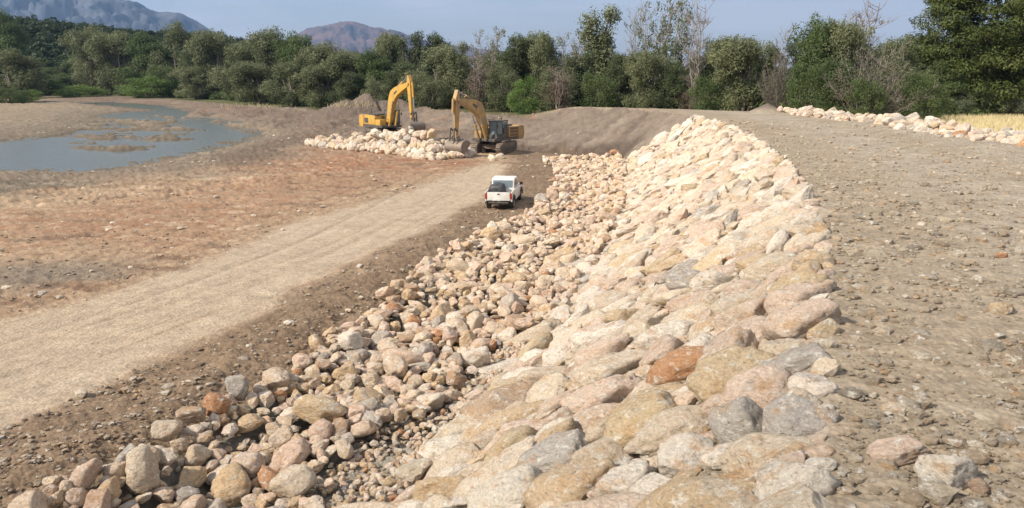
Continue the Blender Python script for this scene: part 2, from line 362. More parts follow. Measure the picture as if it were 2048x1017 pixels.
def leaf_material(name, c1, c2, tr=.35):
    m, N, L, B = newmat(name); B.inputs['Roughness'].default_value = .6; B.inputs['Specular IOR Level'].default_value = .25
    a = N.new('ShaderNodeVertexColor'); a.layer_name = 'col'; oi = N.new('ShaderNodeObjectInfo')
    r = N.new('ShaderNodeMix'); r.data_type = 'RGBA'; r.inputs['A'].default_value = (*c1, 1); r.inputs['B'].default_value = (*c2, 1)
    L.new(mathn(N, L, 'ADD', mathn(N, L, 'MULTIPLY', a.outputs['Color'], .65), mathn(N, L, 'MULTIPLY', oi.outputs['Random'], .35)), r.inputs['Factor'])
    L.new(r.outputs['Result'], B.inputs['Base Color'])
    t = N.new('ShaderNodeBsdfTranslucent'); L.new(r.outputs['Result'], t.inputs['Color']); x = N.new('ShaderNodeMixShader'); x.inputs['Fac'].default_value = tr
    L.new(B.outputs['BSDF'], x.inputs[1]); L.new(t.outputs['BSDF'], x.inputs[2]); L.new(x.outputs['Shader'], N['Material Output'].inputs['Surface'])
    return m
M_SOIL = ground_material(); M_ROCK = rock_material()
M_BARK = plain('bark', (.20, .165, .13), .9, var=.2, scale=2); M_DEAD = plain('dead_wood', (.34, .29, .25), .9, var=.2, scale=2)
M_WILLOW = leaf_material('willow_leaf', (.115, .132, .062), (.26, .275, .145))
M_GREEN = leaf_material('green_leaf', (.075, .11, .038), (.155, .20, .075))
M_WOOD = leaf_material('wood_leaf', (.035, .055, .022), (.075, .10, .038))
M_DARK = leaf_material('dark_leaf', (.065, .085, .038), (.14, .165, .075))
M_BRIGHT = leaf_material('bright_leaf', (.12, .20, .045), (.22, .30, .09))
M_PINE = leaf_material('pine_needle', (.05, .075, .022), (.15, .175, .05))
M_GREY = leaf_material('grey_leaf', (.15, .175, .11), (.26, .29, .19))
M_SAGE = leaf_material('sage_leaf', (.13, .12, .08), (.23, .215, .15))
M_BROWN = leaf_material('dry_twig', (.13, .095, .07), (.24, .18, .135))
M_STRAW = leaf_material('straw', (.56, .47, .26), (.74, .64, .40))
def water_material():
    m, N, L, B = newmat('river_water'); B.inputs['Base Color'].default_value = (.105, .12, .11, 1); B.inputs['Roughness'].default_value = .22; B.inputs['IOR'].default_value = 1.333
    g = N.new('ShaderNodeNewGeometry'); n = N.new('ShaderNodeTexNoise'); n.inputs['Scale'].default_value = 1.2; n.inputs['Detail'].default_value = 6
    L.new(g.outputs['Position'], n.inputs['Vector']); b = N.new('ShaderNodeBump'); b.inputs['Strength'].default_value = .9; b.inputs['Distance'].default_value = .12
    L.new(n.outputs['Fac'], b.inputs['Height']); L.new(b.outputs['Normal'], B.inputs['Normal']); return m
M_WATER = water_material()

# ============================================================ ground
def build_ground():
    rr = [0.3]
    while rr[-1] < 9500:
        r = rr[-1]
        if r < 4.5: d = .3
        elif r < 300: d = min(max(r * r / 9500, .045), .75)
        else: d = r * .03
        rr.append(r + d)
    rr = np.array(rr); fa = np.radians(np.arange(-42, 42.001, .095)); ca = np.radians(np.arange(44, 317, 2.5)); an = np.concatenate([fa, ca])
    A, R = np.meshgrid(an, rr); x = (R * np.sin(A)).ravel(); y = (R * np.cos(A)).ravel()
    z = np.empty(len(x)); c = np.empty((len(x), 3))
    for k in range(0, len(x), 200000):
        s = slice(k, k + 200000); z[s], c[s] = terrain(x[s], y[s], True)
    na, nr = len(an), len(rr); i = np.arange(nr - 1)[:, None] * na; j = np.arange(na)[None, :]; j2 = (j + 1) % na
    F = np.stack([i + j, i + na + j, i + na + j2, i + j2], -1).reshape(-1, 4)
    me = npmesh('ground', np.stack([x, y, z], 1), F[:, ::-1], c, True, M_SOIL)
    link('ground', me, kind='structure')
build_ground()

def sheet(name, poly, z, mat, **kw):
    bm = bmesh.new(); bm.faces.new([bm.verts.new((a, b, z)) for a, b in poly]); bmesh.ops.triangulate(bm, faces=bm.faces); bmesh.ops.recalc_face_normals(bm, faces=bm.faces)
    for f in bm.faces:
        if f.normal.z < 0: f.normal_flip()
    me = bpy.data.meshes.new(name); bm.to_mesh(me); bm.free(); me.materials.append(mat); return link(name, me, **kw)
sheet('river_water', [(-260, 50), (-60, 50), (-20, 80), (-30, 150), (-60, 190), (-110, 265), (-260, 330)], -.60, M_WATER, kind='structure')
sheet('trench_water', [(-9, 11), (-4, 10), (-2.5, 13), (-3, 17), (-5, 18), (-8, 17)], -.62, M_WATER, kind='structure')

# ============================================================ mountains
def mountain(name, prof, dist, depth, seed, c1, c2):
    xs = np.linspace(prof[0][0], prof[-1][0], 320); zz = np.interp(xs, [p[0] for p in prof], [p[1] for p in prof])
    vy = np.linspace(-1, 1, 90); X, Yn = np.meshgrid(xs, vy)
    tops = np.array([aty(a, b, dist) for a, b in zip(xs, zz)])
    x = np.broadcast_to(tops[:, 0], X.shape) * (1 + Yn * depth / dist); y = dist + Yn * depth; hgt = np.broadcast_to(np.maximum(tops[:, 2], 0), X.shape)
    rid = 1 - np.abs(fbm((x / 300 + seed).ravel(), (y / 420).ravel(), octv=7, gain=.62)).reshape(X.shape) * 2.6
    prof_y = (1 - np.abs(Yn)) ** 1.15
    z = hgt * (prof_y * (1 + .0 * rid) + (rid - .8) * .5 * np.abs(Yn) ** .5 * (1 - np.abs(Yn)) * 1.5) - 4
    z = np.minimum(z, hgt * (1 - .12 * np.abs(Yn))) + (rid - .8) * 5
    e = fbm((x / 120).ravel(), (y / 120 + seed).ravel(), octv=5, gain=.6)
    f = np.clip(.5 + 1.6 * e, 0, 1)[:, None]; c = np.array(c1) * (1 - f) + np.array(c2) * f
    n, m_ = X.shape; i = np.arange(n - 1)[:, None] * m_; j = np.arange(m_ - 1)[None, :]
    F = np.stack([i + j, i + j + 1, i + m_ + j + 1, i + m_ + j], -1).reshape(-1, 4)
    mt, N, L, B = newmat(name + '_rock'); B.inputs['Roughness'].default_value = 1; B.inputs['Specular IOR Level'].default_value = 0
    a = N.new('ShaderNodeVertexColor'); a.layer_name = 'col'; L.new(a.outputs['Color'], B.inputs['Base Color'])
    link(name, npmesh(name, np.stack([x.ravel(), y.ravel(), z.ravel()], 1), F, c, True, mt), kind='structure')
mountain('mountain', [(-900, 60), (-600, 0), (-300, -40), (0, -45), (120, -30), (200, -14), (262, 0), (290, 9), (318, 24), (338, 21), (362, 26), (400, 45), (440, 72), (520, 110), (700, 138)], 5200, 1500, 3, (.03, .045, .06), (.14, .145, .16))
mountain('brown_hill', [(480, 118), (560, 80), (610, 58), (650, 46), (692, 41), (735, 46), (790, 60), (850, 78), (930, 92), (1080, 110), (1300, 128), (1500, 139)], 6800, 1500, 9, (.05, .05, .05), (.20, .13, .115))

# ============================================================ rocks
ICO = {}
def ico(l):
    if l not in ICO:
        bm = bmesh.new(); bmesh.ops.create_icosphere(bm, subdivisions=l, radius=1); bm.verts.index_update()
        ICO[l] = (np.array([v.co[:] for v in bm.verts]), np.array([[v.index for v in f.verts] for f in bm.faces])); bm.free()
    return ICO[l]
PROTO = {}
def rockproto(l, k):
    if (l, k) not in PROTO:
        r_ = np.random.RandomState(900 + k); v, f = ico(l)
        n = r_.randint(8, 12); nn = r_.normal(size=(n, 3)); nn[:6] = np.array([(1, 0, 0), (-1, 0, 0), (0, 1, 0), (0, -1, 0), (0, 0, 1), (0, 0, -1)]) + r_.normal(0, .42, (6, 3)); nn /= np.linalg.norm(nn, axis=1)[:, None]; d = r_.uniform(.5, .8, n); p = r_.choice([26, 40, 60])
        q = np.clip(v @ nn.T, 0, None) / d; rad = ((q ** p).sum(1) + 1.12 ** p) ** (-1 / p)
        o = k * 3.7
        rad = rad * (1 + .06 * fbm(v[:, 0] * 1.3 + o, v[:, 1] * 1.3, v[:, 2] * 1.3, octv=2))
        if l >= 3: 
            e = fbm(v[:, 0] * 3.2 + o, v[:, 1] * 3.2, v[:, 2] * 3.2, octv=4, gain=.6); e2 = fbm(v[:, 0] * 9 + o, v[:, 1] * 9, v[:, 2] * 9, octv=3, gain=.6); rad = rad * (1 + .085 * e + .05 * e2 - .09 * np.clip(.10 - np.abs(e), 0, 1) / .10)
        else: rad = rad * (1 + .06 * r_.normal(size=len(v)) * (l > 1))
        P = v * rad[:, None]; P -= (P.max(0) + P.min(0)) / 2; P /= (P.max(0) - P.min(0)) / 2
        PROTO[(l, k)] = P
    return PROTO[(l, k)]
PAL = {'cream': (.65, .535, .40), 'pinkish': (.65, .50, .385), 'yellowish': (.585, .445, .285), 'rusty orange': (.50, .27, .14), 'grey': (.48, .43, .37), 'chalky white': (.72, .63, .52), 'brown': (.47, .34, .235)}
def pick(r_, w): ks = list(PAL); return ks[r_.choice(len(ks), p=np.array(w) / sum(w))]
def tint(r_, cn, amp=.07): return np.clip(np.array(PAL[cn]) * (1 + r_.normal(0, amp)) + r_.normal(0, .003, 3), .05, .85)
def euler_m(a): return np.array(Euler(a).to_matrix())
def frame(up, yaw):                          # rotation whose z is up and x turned by yaw
    up = Vector(up).normalized(); q = Vector((0, 0, 1)).rotation_difference(up); return np.array((q.to_matrix() @ Matrix.Rotation(yaw, 3, 'Z')))
class Rocks:
    def __init__(s): s.L = []
    def add(s, pos, dims, R, col, k, cn, extra=None): s.L.append(dict(pos=np.array(pos, float), dims=np.array(dims, float), R=R, col=np.array(col), k=k, cn=cn, extra=extra))
def rock_object(q, lvl, name, **kw):
    P = (rockproto(lvl, q['k']) * q['dims']) @ q['R'].T; base = P[:, 2].min()
    off = np.array((0, 0, base)); P = P - off
    me = npmesh(name, P, ico(lvl)[1], np.tile(q['col'], (len(P), 1)), lvl > 3, M_ROCK)
    o = link(name, me, **kw); o.location = q['pos'] + off; return o
def rock_stuff(L, lvl, name, **kw):
    if not L: return
    Fv = ico(lvl)[1]; Vs, Fs, Cs = [], [], []; n = 0
    for q in L:
        P = (rockproto(lvl, q['k']) * q['dims']) @ q['R'].T + q['pos']; Vs.append(P); Fs.append(Fv + n); Cs.append(np.tile(q['col'], (len(P), 1))); n += len(P)
    link(name, npmesh(name, np.concatenate(Vs), np.concatenate(Fs), np.concatenate(Cs), False, M_ROCK), kind='stuff', **kw)
def scrsize(q):
    px, py, dep = proj(*q['pos']); s = q['dims'].max() * 2 / dep * FPX
    return s if (-20 < px < 2068 and -20 < py < 1040 and dep > 0) else -1
class Pack:                                  # dart throwing with a cell grid
    def __init__(s, cell=1.2): s.c = cell; s.g = {}
    def ok(s, x, y, r, k=1.0):
        i, j = int(x // s.c), int(y // s.c)
        for a in (-1, 0, 1):
            for b in (-1, 0, 1):
                for (X, Y, R_) in s.g.get((i + a, j + b), ()):
                    if (X - x) ** 2 + (Y - y) ** 2 < ((R_ + r) * k) ** 2: return False
        return True
    def put(s, x, y, r): s.g.setdefault((int(x // s.c), int(y // s.c)), []).append((x, y, r))

UPV = np.array((-.44, .13, .88)); UPV /= np.linalg.norm(UPV)
def slope_normal(x, y):
    h = .4; zx = (terrain(np.array([x + h, x - h, x, x]), np.array([y, y, y + h, y - h])))
    n = np.array((-(zx[0] - zx[1]) / (2 * h), -(zx[2] - zx[3]) / (2 * h), 1)); return n / np.linalg.norm(n)
rs = np.random.RandomState(21)
packS = Pack(1.4); packT = Pack(1.0)
HERO = [  # px, py, width px, height px, colour, where ('s' slope, 't' rubble trench, 'g' flat ground), yaw, name, label
 (1606, 655, 132, 108, 'pinkish', 's', .3, 'boulder', 'large pinkish boulder on the crest, second from the top of the foreground crest group'),
 (1590, 738, 146, 84, 'grey', 's', .1, 'boulder', 'wide grey boulder with a dark hollow side at the crest, directly below the pinkish one'),
 (1600, 846, 134, 122, 'grey', 's', .9, 'boulder', 'angular grey block with a sharp right edge casting shadow on the crest gravel'),
 (1488, 862, 100, 134, 'grey', 's', 1.2, 'boulder', 'tilted grey slab leaning against the angular block at the crest'),
 (1290, 850, 165, 100, 'yellowish', 's', .5, 'boulder', 'long yellowish boulder lying aslant in the foreground of the rock slope'),
 (1368, 738, 140, 88, 'rusty orange', 's', .45, 'boulder', 'rust red boulder, the reddest stone in the middle of the rock slope'),
 (1462, 765, 176, 118, 'yellowish', 's', .5, 'boulder', 'big rounded yellow-tan boulder between the rust red stone and the crest'),
 (1542, 912, 170, 104, 'cream', 's', .1, 'boulder', 'rounded beige boulder below the angular block at the crest'),
 (1588, 985, 168, 104, 'chalky white', 's', .4, 'boulder', 'pale speckled boulder at the bottom edge, beside the crest gravel'),
 (1378, 918, 132, 100, 'chalky white', 's', 1.0, 'boulder', 'white fluted boulder in the foreground slope, left of the tilted slab'),
 (1345, 865, 180, 80, 'cream', 's', .5, 'boulder', 'cream boulder lying above the white fluted one'),
 (1262, 978, 100, 92, 'chalky white', 's', .8, 'boulder', 'white crusted brown boulder at the bottom edge of the slope'),
 (1400, 995, 230, 80, 'yellowish', 's', .1, 'boulder', 'broad flat tan slab at the bottom edge of the photo'),
 (1600, 578, 130, 66, 'yellowish', 's', .3, 'boulder', 'orange streaked white boulder on the crest, topmost of the foreground group'),
 (1500, 632, 110, 74, 'pinkish', 's', .4, 'boulder', 'pale pink boulder left of the large pinkish crest boulder'),
 (1150, 975, 180, 88, 'yellowish', 's', .45, 'boulder', 'long ochre boulder at the bottom, left of the white crusted one'),
 (1130, 915, 170, 72, 'grey', 's', .5, 'boulder', 'smooth blue-grey boulder in the lower foreground of the slope'),
 (1005, 810, 145, 70, 'brown', 's', .4, 'boulder', 'brown ridged boulder near the toe of the slope'),
 (1225, 745, 150, 76, 'cream', 's', .5, 'boulder', 'cream boulder left of the rust red stone'),
 (1545, 540, 110, 60, 'cream', 's', .3, 'boulder', 'flat cream boulder near the crest, above the orange streaked one'),
 (292, 978, 58, 96, 'cream', 't', .2, 'rubble_rock', 'upright pale pointed rock standing in the rubble at the lower left'),
 (643, 845, 112, 62, 'yellowish', 't', .1, 'rubble_rock', 'largest tan block in the foreground rubble of the trench'),
 (480, 802, 46, 52, 'grey', 't', .5, 'rubble_rock', 'upright grey rock on the left edge of the rubble'),
 (436, 834, 52, 52, 'rusty orange', 't', .5, 'rubble_rock', 'orange block beside the dirt edge of the trench'),
 (386, 855, 58, 36, 'brown', 't', .1, 'rubble_rock', 'low rusty brown rock at the dirt edge, left of the orange block'),
 (957, 738, 56, 50, 'chalky white', 't', .4, 'rubble_rock', 'bright white rock close to the foot of the slope'),
 (703, 706, 56, 44, 'chalky white', 't', .7, 'rubble_rock', 'pointed white rock near the left edge of the rubble'),
 (338, 890, 60, 40, 'cream', 't', .4, 'rubble_rock', 'cream rock leaning out over the dirt edge of the trench'),
 (262, 945, 54, 50, 'grey', 't', .4, 'rubble_rock', 'grey rock just left of the upright pointed rock'),
 (500, 960, 70, 56, 'pinkish', 't', .9, 'rubble_rock', 'pinkish rock beside the water at the bottom of the trench'),
 (590, 1000, 90, 70, 'cream', 't', .6, 'rubble_rock', 'cream block at the bottom edge right of the trench water'),
 (1892, 948, 104, 78, 'chalky white', 'g', .2, 'loose_rock', 'lone pale angular rock lying on the embankment gravel at the lower right'),
 (1792, 900, 128, 48, 'pinkish', 'g', .1, 'loose_rock', 'flat pinkish rock half buried in the embankment gravel'),
 (1955, 978, 40, 36, 'brown', 'g', .1, 'loose_rock', 'rounded brown stone right of the lone pale rock'),
 (2002, 511, 22, 14, 'rusty orange', 'g', .1, 'brick_fragment', 'small red brick fragment lying on the embankment gravel'),
 (2000, 620, 44, 30, 'yellowish', 'g', .4, 'loose_rock', 'ochre stone on the gravel near the right edge'),
 (1422, 467, 34, 18, 'brown', 's', .4, 'boulder', 'small dark stone in a hollow halfway up the rock slope'),
]
for (px, py, w, h, cn, kind, yaw, nm, lab) in HERO:
    p = hit(px, py + (h * .25 if kind != 's' else h * .12)); _, _, dep = proj(*p); W_ = w / FPX * dep / 2; Hh = h / FPX * dep / 2
    if kind == 's':
        n = slope_normal(p[0], p[1]); n = n * .8 + np.array((0, 0, .2)); W_ *= 1.06; Hh *= 1.12; R = frame(n, yaw + rs.uniform(-.2, .2)); dims = (W_ * 1.05, W_ * .72 + Hh * .3, Hh * .85); pos = p + n * Hh * .22; packS.put(p[0], p[1], W_ * .85)
    else:
        emb = .78 if kind == 't' else .62; R = euler_m((rs.uniform(-.2, .2), rs.uniform(-.2, .2), yaw)); dims = (W_, (W_ + Hh) * .5, Hh * (1 if h > w else .95)); pos = p + np.array((0, 0, Hh * emb + (.25 if kind == 't' else 0))); packT.put(p[0], p[1], W_ * .8)
    q = dict(pos=pos, dims=np.array(dims), R=R, col=tint(rs, cn, .02), k=rs.randint(48), cn=cn)
    grp = {'s': 'boulders of the rock slope', 't': 'rubble rocks in the trench', 'g': 'loose rocks on the embankment top'}[kind]
    rock_object(q, 4 if max(w, h) > 30 else 3, nm, label=lab, category='brick' if nm == 'brick_fragment' else ('boulder' if kind == 's' else 'rock'), group=grp)

# ---- boulders of the slope
SL = []
for (n, lo, hi, k) in ((1500, .44, .60, .84), (12000, .30, .42, .82), (30000, .19, .29, .82), (36000, .11, .18, .84)):
    for _ in range(n):
        y = 6 + 72 * rs.rand() ** 1.35; x0, x1 = toex(y) - .3, crestx(y) + .25; x = rs.uniform(x0, x1)
        if y + .25 * (x - 13) > 71.5: continue
        if hi < .2 and y > 46: continue
        if lo > .25 and y > 30 and rs.rand() < .8: continue
        r = rs.uniform(lo, hi)
        if x > crestx(y) - .95 * r + .12: continue
        if not packS.ok(x, y, r, k): continue
        packS.put(x, y, r)
        cn = pick(rs, (6, 4.4, 1.6, .10 if y > 30 else .25, .7, 3.4, .1))
        if cn in ('rusty orange', 'brown') and r > .27: cn = 'pinkish'
        SL.append((x, y, r, cn))
xs = np.array([s[0] for s in SL]); ys = np.array([s[1] for s in SL]); h_ = .4
zc = terrain(xs, ys); gx = (terrain(xs + h_, ys) - terrain(xs - h_, ys)) / (2 * h_); gy = (terrain(xs, ys + h_) - terrain(xs, ys - h_)) / (2 * h_)
RS = Rocks()
for (x, y, r, cn), z, a, b in zip(SL, zc, gx, gy):
    n = np.array((-a, -b, 1.0)) + rs.normal(0, .22, 3); n /= np.linalg.norm(n)
    el = rs.uniform(1.02, 1.7); th = rs.uniform(.45, .75)
    f_ = (x - toex(y)) / (crestx(y) - toex(y))
    if f_ > .86: th = rs.uniform(.65, .95); el = rs.uniform(1, 1.3)
    dims = np.array((r * el * 1.08, r * 1.08 / el ** .45, r * th)); yaw = .38 + rs.normal(0, .5)
    RS.add((x, y, z + r * th * .10 + rs.normal(0, .03)), dims, frame(n, yaw), tint(rs, cn), rs.randint(48), cn)
RS.L.sort(key=scrsize, reverse=True)
for i, q in enumerate(RS.L[:270]):
    x, y = q['pos'][:2]; f = (x - toex(y)) / (crestx(y) - toex(y)); part = 'crest' if f > .8 else ('upper course' if f > .55 else ('middle' if f > .28 else 'foot'))
    far = 'in the foreground' if y < 17 else ('in the nearer half' if y < 28 else 'in the far half')
    rock_object(q, 4 if i < 110 else 3, 'boulder', label=f"{q['cn']} boulder in the {part} of the rock slope, {far}", category='boulder', group='boulders of the rock slope')
rock_stuff(RS.L[270:], 2, 'slope_boulders', label='smaller and farther cream limestone boulders covering the embankment slope', category='boulders')

# ---- rubble in the trench
TRX = np.array(TRENCH)
RT = Rocks(); TL = []
def ss(t): t = min(max(t, 0), 1); return t * t * (3 - 2 * t)
for (n, lo, hi, k) in ((700, .28, .38, .8), (5000, .18, .27, .78), (34000, .10, .17, .76), (50000, .05, .09, .78)):
    y = 8 + 70 * rs.rand(n) ** 1.5; x = rs.uniform(-14, 11, n); tr = sdp(x, y, TRENCH) + .5 * fbm(x * .5, y * .5, octv=3)
    for i in np.nonzero(tr > .0)[0]:
        if hi < .11 and y[i] > 26: continue
        r = rs.uniform(lo, hi)
        edge = toex(y[i]) - x[i]
        if r > .10 and edge < (1.9 + .7 * math.sin(y[i] * .9) + rs.normal(0, .3)) * (1 - ss((y[i] - 19) / 8)): continue
        if y[i] > 45: r = max(r * 1.0, .13)
        if not packT.ok(x[i], y[i], r, k): continue
        packT.put(x[i], y[i], r); TL.append((x[i], y[i], r))
xs = np.array([s[0] for s in TL]); ys = np.array([s[1] for s in TL]); zc = terrain(xs, ys); heap = .22 + .25 * fbm(xs * .5 + 9, ys * .5, octv=2)
for (x, y, r), z, hp in zip(TL, zc, heap):
    cn = pick(rs, (5, 3.6, 1.7 + .04 * y, .2 + .006 * y, 1.5 if y < 24 else .5, 1.6, .7))
    dims = r * np.array((rs.uniform(1.0, 1.6), rs.uniform(.75, 1.1), rs.uniform(.5, 1.0))) * 1.08
    RT.add((x, y, z + max(hp, 0) * (1 if r > .1 else .3) + r * .42), dims, euler_m((rs.normal(0, .35), rs.normal(0, .35), rs.uniform(0, 6.3))), tint(rs, cn) * (1.03, .98, .95), rs.randint(48), cn)
RT.L.sort(key=scrsize, reverse=True)
for i, q in enumerate(RT.L[:280]):
    x, y = q['pos'][:2]; wid = toex(y) - x
    side = 'along the foot of the slope' if wid < 2 else ('in the middle of the rubble' if wid < 4.2 else 'along the dirt edge')
    far = 'in the foreground' if y < 18.5 else 'farther up the trench'
    rock_object(q, 4 if i < 60 else 3, 'rubble_rock', label=f"{q['cn']} rubble rock lying {side} {far}", category='rock', group='rubble rocks in the trench')
big = RT.L[280:]
rock_stuff(big, 2, 'trench_rubble', label='smaller and farther broken limestone filling the trench at the foot of the slope', category='rubble')

# ---- second layer of gravel and loose stones, uncountable
def scatter(name, n, fx, fy, test, rlo, rhi, pw, pal, lvl, label, cat, emb=.35):
    y = fy(rs.rand(n)); x = fx(rs.rand(n), y); m = test(x, y); x, y = x[m], y[m]; z = terrain(x, y); Fv = ico(lvl)[1]
    r = rlo + (rhi - rlo) * rs.rand(len(x)) ** pw; Vs, Fs, Cs = [], [], []; c0 = 0
    cols = np.array(pal)[rs.randint(len(pal), size=len(x))] * (1 + rs.normal(0, .12, (len(x), 1)))
    for i in range(len(x)):
        P = rockproto(lvl, rs.randint(48)) * (r[i] * np.array((rs.uniform(1, 1.5), 1, rs.uniform(.45, .8)))); a = rs.uniform(0, 6.3); ca, sa = math.cos(a), math.sin(a)
        P = P @ np.array(((ca, sa, 0), (-sa, ca, 0), (0, 0, 1))) + (x[i], y[i], z[i] + r[i] * emb); Vs.append(P); Fs.append(Fv + c0); c0 += len(P)
        Cs.append(np.tile(np.clip(cols[i], .03, .8), (len(P), 1)))
    link(name, npmesh(name, np.concatenate(Vs), np.concatenate(Fs), np.concatenate(Cs), False, M_ROCK), label=label, category=cat, kind='stuff')
GP = [(.42, .345, .25), (.39, .315, .225), (.45, .37, .27), (.37, .29, .205), (.40, .31, .22), (.37, .315, .245), (.50, .415, .31)]
BP = [(.30, .22, .15), (.24, .17, .12), (.38, .29, .20), (.20, .15, .11), (.45, .36, .26)]
scatter('embankment_gravel', 40000, lambda u, y: crestx(y) + .1 + u * (6 + y * .62 - crestx(y) + 1), lambda u: 5.5 + 60 * u ** 2.3, lambda x, y: (x < 30) & (fbm(x * .8, y * .8, octv=3) + rs.normal(0, .25, len(x)) > -.1), .01, .055, 3.2, GP, 1, 'loose grey-brown gravel strewn over the embankment top', 'gravel', .2)
scatter('embankment_stones', 1900, lambda u, y: crestx(y) + .2 + u ** 1.4 * (6 + y * .62 - crestx(y) + 1), lambda u: 5.5 + 60 * u ** 1.8, lambda x, y: x < 29, .04, .15, 2.4, GP, 2, 'fist sized stones lying in the embankment gravel', 'stones', .15)
scatter('slope_gravel', 22000, lambda u, y: toex(y) - 2.6 + u * (crestx(y) - toex(y) + 2.4), lambda u: 8 + 26 * u ** 1.5, lambda x, y: x > -9, .02, .07, 1.6, GP, 1, 'grey gravel between the boulders of the slope', 'gravel', .5)
scatter('earth_clods', 26000, lambda u, y: -y * .68 - 2 + u * (y * .68 + 2 + toex(y)), lambda u: 13 + 60 * u ** 1.7,
        lambda x, y: (sdp(x, y, TRENCH) < .1) & (sdp(x, y, ROAD) < -.1 + .5 * fbm(x * .4, y * .4)) & (rs.rand(len(x)) < np.where(along(x, y, ROADC)[0] < 0, 1.0, .35)), .015, .07, 3.2, BP, 1, 'brown earth clods strewn beside the dirt track', 'earth clods', .25)
scatter('pale_stones', 1500, lambda u, y: -y * .68 - 2 + u * (y * .68 + toex(y)), lambda u: 14 + 120 * u ** 1.3, lambda x, y: (sdp(x, y, TRENCH) < 0) & (sdp(x, y, ROAD) < .4) & (terrain(x, y) > -.5), .03, .16, 3.5, [(.6, .5, .38), (.5, .4, .3), (.62, .55, .46)], 1, 'pale stones scattered on the earth beside the track', 'stones', .2)

# ---- rock pile before the excavators
pk = Pack(1.5); RP = Rocks(); ax = [(-21.0, 88.0), (-17, 84.5), (-12.5, 82.0), (-9.0, 79.5), (-6.8, 76.8), (-7.3, 74.5)]
hgt = [.5, 1.1, 1.7, 1.9, 1.2, .3]; wid_ = [1.3, 2.2, 2.8, 3.4, 2.8, 1.5]; cum = np.linspace(0, 1, 6)
for layer in range(2):
    pk = Pack(1.5)
    for _ in range(5200):
        t = rs.rand(); cx = np.interp(t, cum, [a[0] for a in ax]); cy = np.interp(t, cum, [a[1] for a in ax]); hh = np.interp(t, cum, hgt); ww = np.interp(t, cum, wid_)
        ddx, ddy = rs.uniform(-1, 1, 2); d = math.hypot(ddx, ddy)
        if d > 1: continue
        x, y = cx + ddx * ww, cy + ddy * ww; r = rs.uniform(.24, .55) * (1.0 if layer else .9)
        if not pk.ok(x, y, r, .72): continue
        pk.put(x, y, r); zt = tz(x, y); cn = pick(rs, (5, 3.5, 1.5, .2, 2, 2.6, .5))
        z = zt + (hh * (1 - d ** 1.4) * (1 + .45 * math.sin(x * 1.1) * math.cos(y * 1.4)) if layer else hh * .45 * (1 - d ** 1.4)) + r * .35
        RP.add((x, y, z), r * np.array((rs.uniform(1, 1.4), rs.uniform(.8, 1.1), rs.uniform(.7, 1.05))), euler_m(rs.uniform(-.8, .8, 3)), tint(rs, cn) * 1.02, rs.randint(48), cn)
for (px, py) in ((935, 300), (950, 303), (965, 305), (942, 305), (960, 298), (1000, 318), (985, 322)):
    p = hit(px, py); r = rs.uniform(.28, .45); cn = 'cream'; RP.add(p + (0, 0, r * .5), r * np.array((1.2, .9, .8)), euler_m(rs.uniform(-.6, .6, 3)), tint(rs, cn), rs.randint(48), cn)
RP.L.sort(key=scrsize, reverse=True)
for i, q in enumerate(RP.L[:290]):
    px, _, _ = proj(*q['pos']); where = 'the low left end' if px < 720 else ('the high middle' if px < 850 else 'the right end')
    rock_object(q, 3 if i < 80 else 2, 'pile_rock', label=f"{q['cn']} rock in {where} of the rock pile before the excavators", category='rock', group='rocks heaped before the excavators')
rock_stuff(RP.L[290:], 2, 'pile_rubble', label='small rocks of the heap before the excavators', category='rubble')

# ---- boulder row on the right edge of the embankment top
pk = Pack(1.5); RR = Rocks(); row = pxline([(1585, 226), (1640, 233), (1700, 240), (1760, 240), (1830, 255), (1900, 265), (1960, 275), (2040, 283), (2120, 292)], 4.0)
for _ in range(2600):
    t = rs.rand() * 8; i = int(t); f = t - i; x = row[i][0] * (1 - f) + row[i + 1][0] * f + rs.normal(0, .65); y = row[i][1] * (1 - f) + row[i + 1][1] * f + rs.normal(0, 1.1); r = rs.uniform(.16, .45)
    if not pk.ok(x, y, r, .74): continue
    pk.put(x, y, r); cn = pick(rs, (5, 3, 1.5, .1, 1.5, 3, .5))
    RR.add((x, y, 3.95 + r * .45 + (.2 if rs.rand() < .15 else -.04)), r * np.array((rs.uniform(1, 1.3), .95, rs.uniform(.7, 1))), euler_m(rs.uniform(-.6, .6, 3)), tint(rs, cn) * .97, rs.randint(48), cn)
RR.L.sort(key=scrsize, reverse=True)
rock_stuff([q for q in RR.L[270:] if scrsize(q) > 0], 2, 'edge_rubble', label='small rocks between the bigger ones edging the embankment top', category='rubble')
for q in RR.L[:270]:
    px, _, _ = proj(*q['pos']); where = 'by the leaning shrubs' if px < 1760 else ('at the field corner' if px < 1880 else 'along the straw field')
    rock_object(q, 3, 'edge_rock', label=f"{q['cn']} rock in the row edging the embankment top {where}", category='rock', group='rocks edging the embankment top')

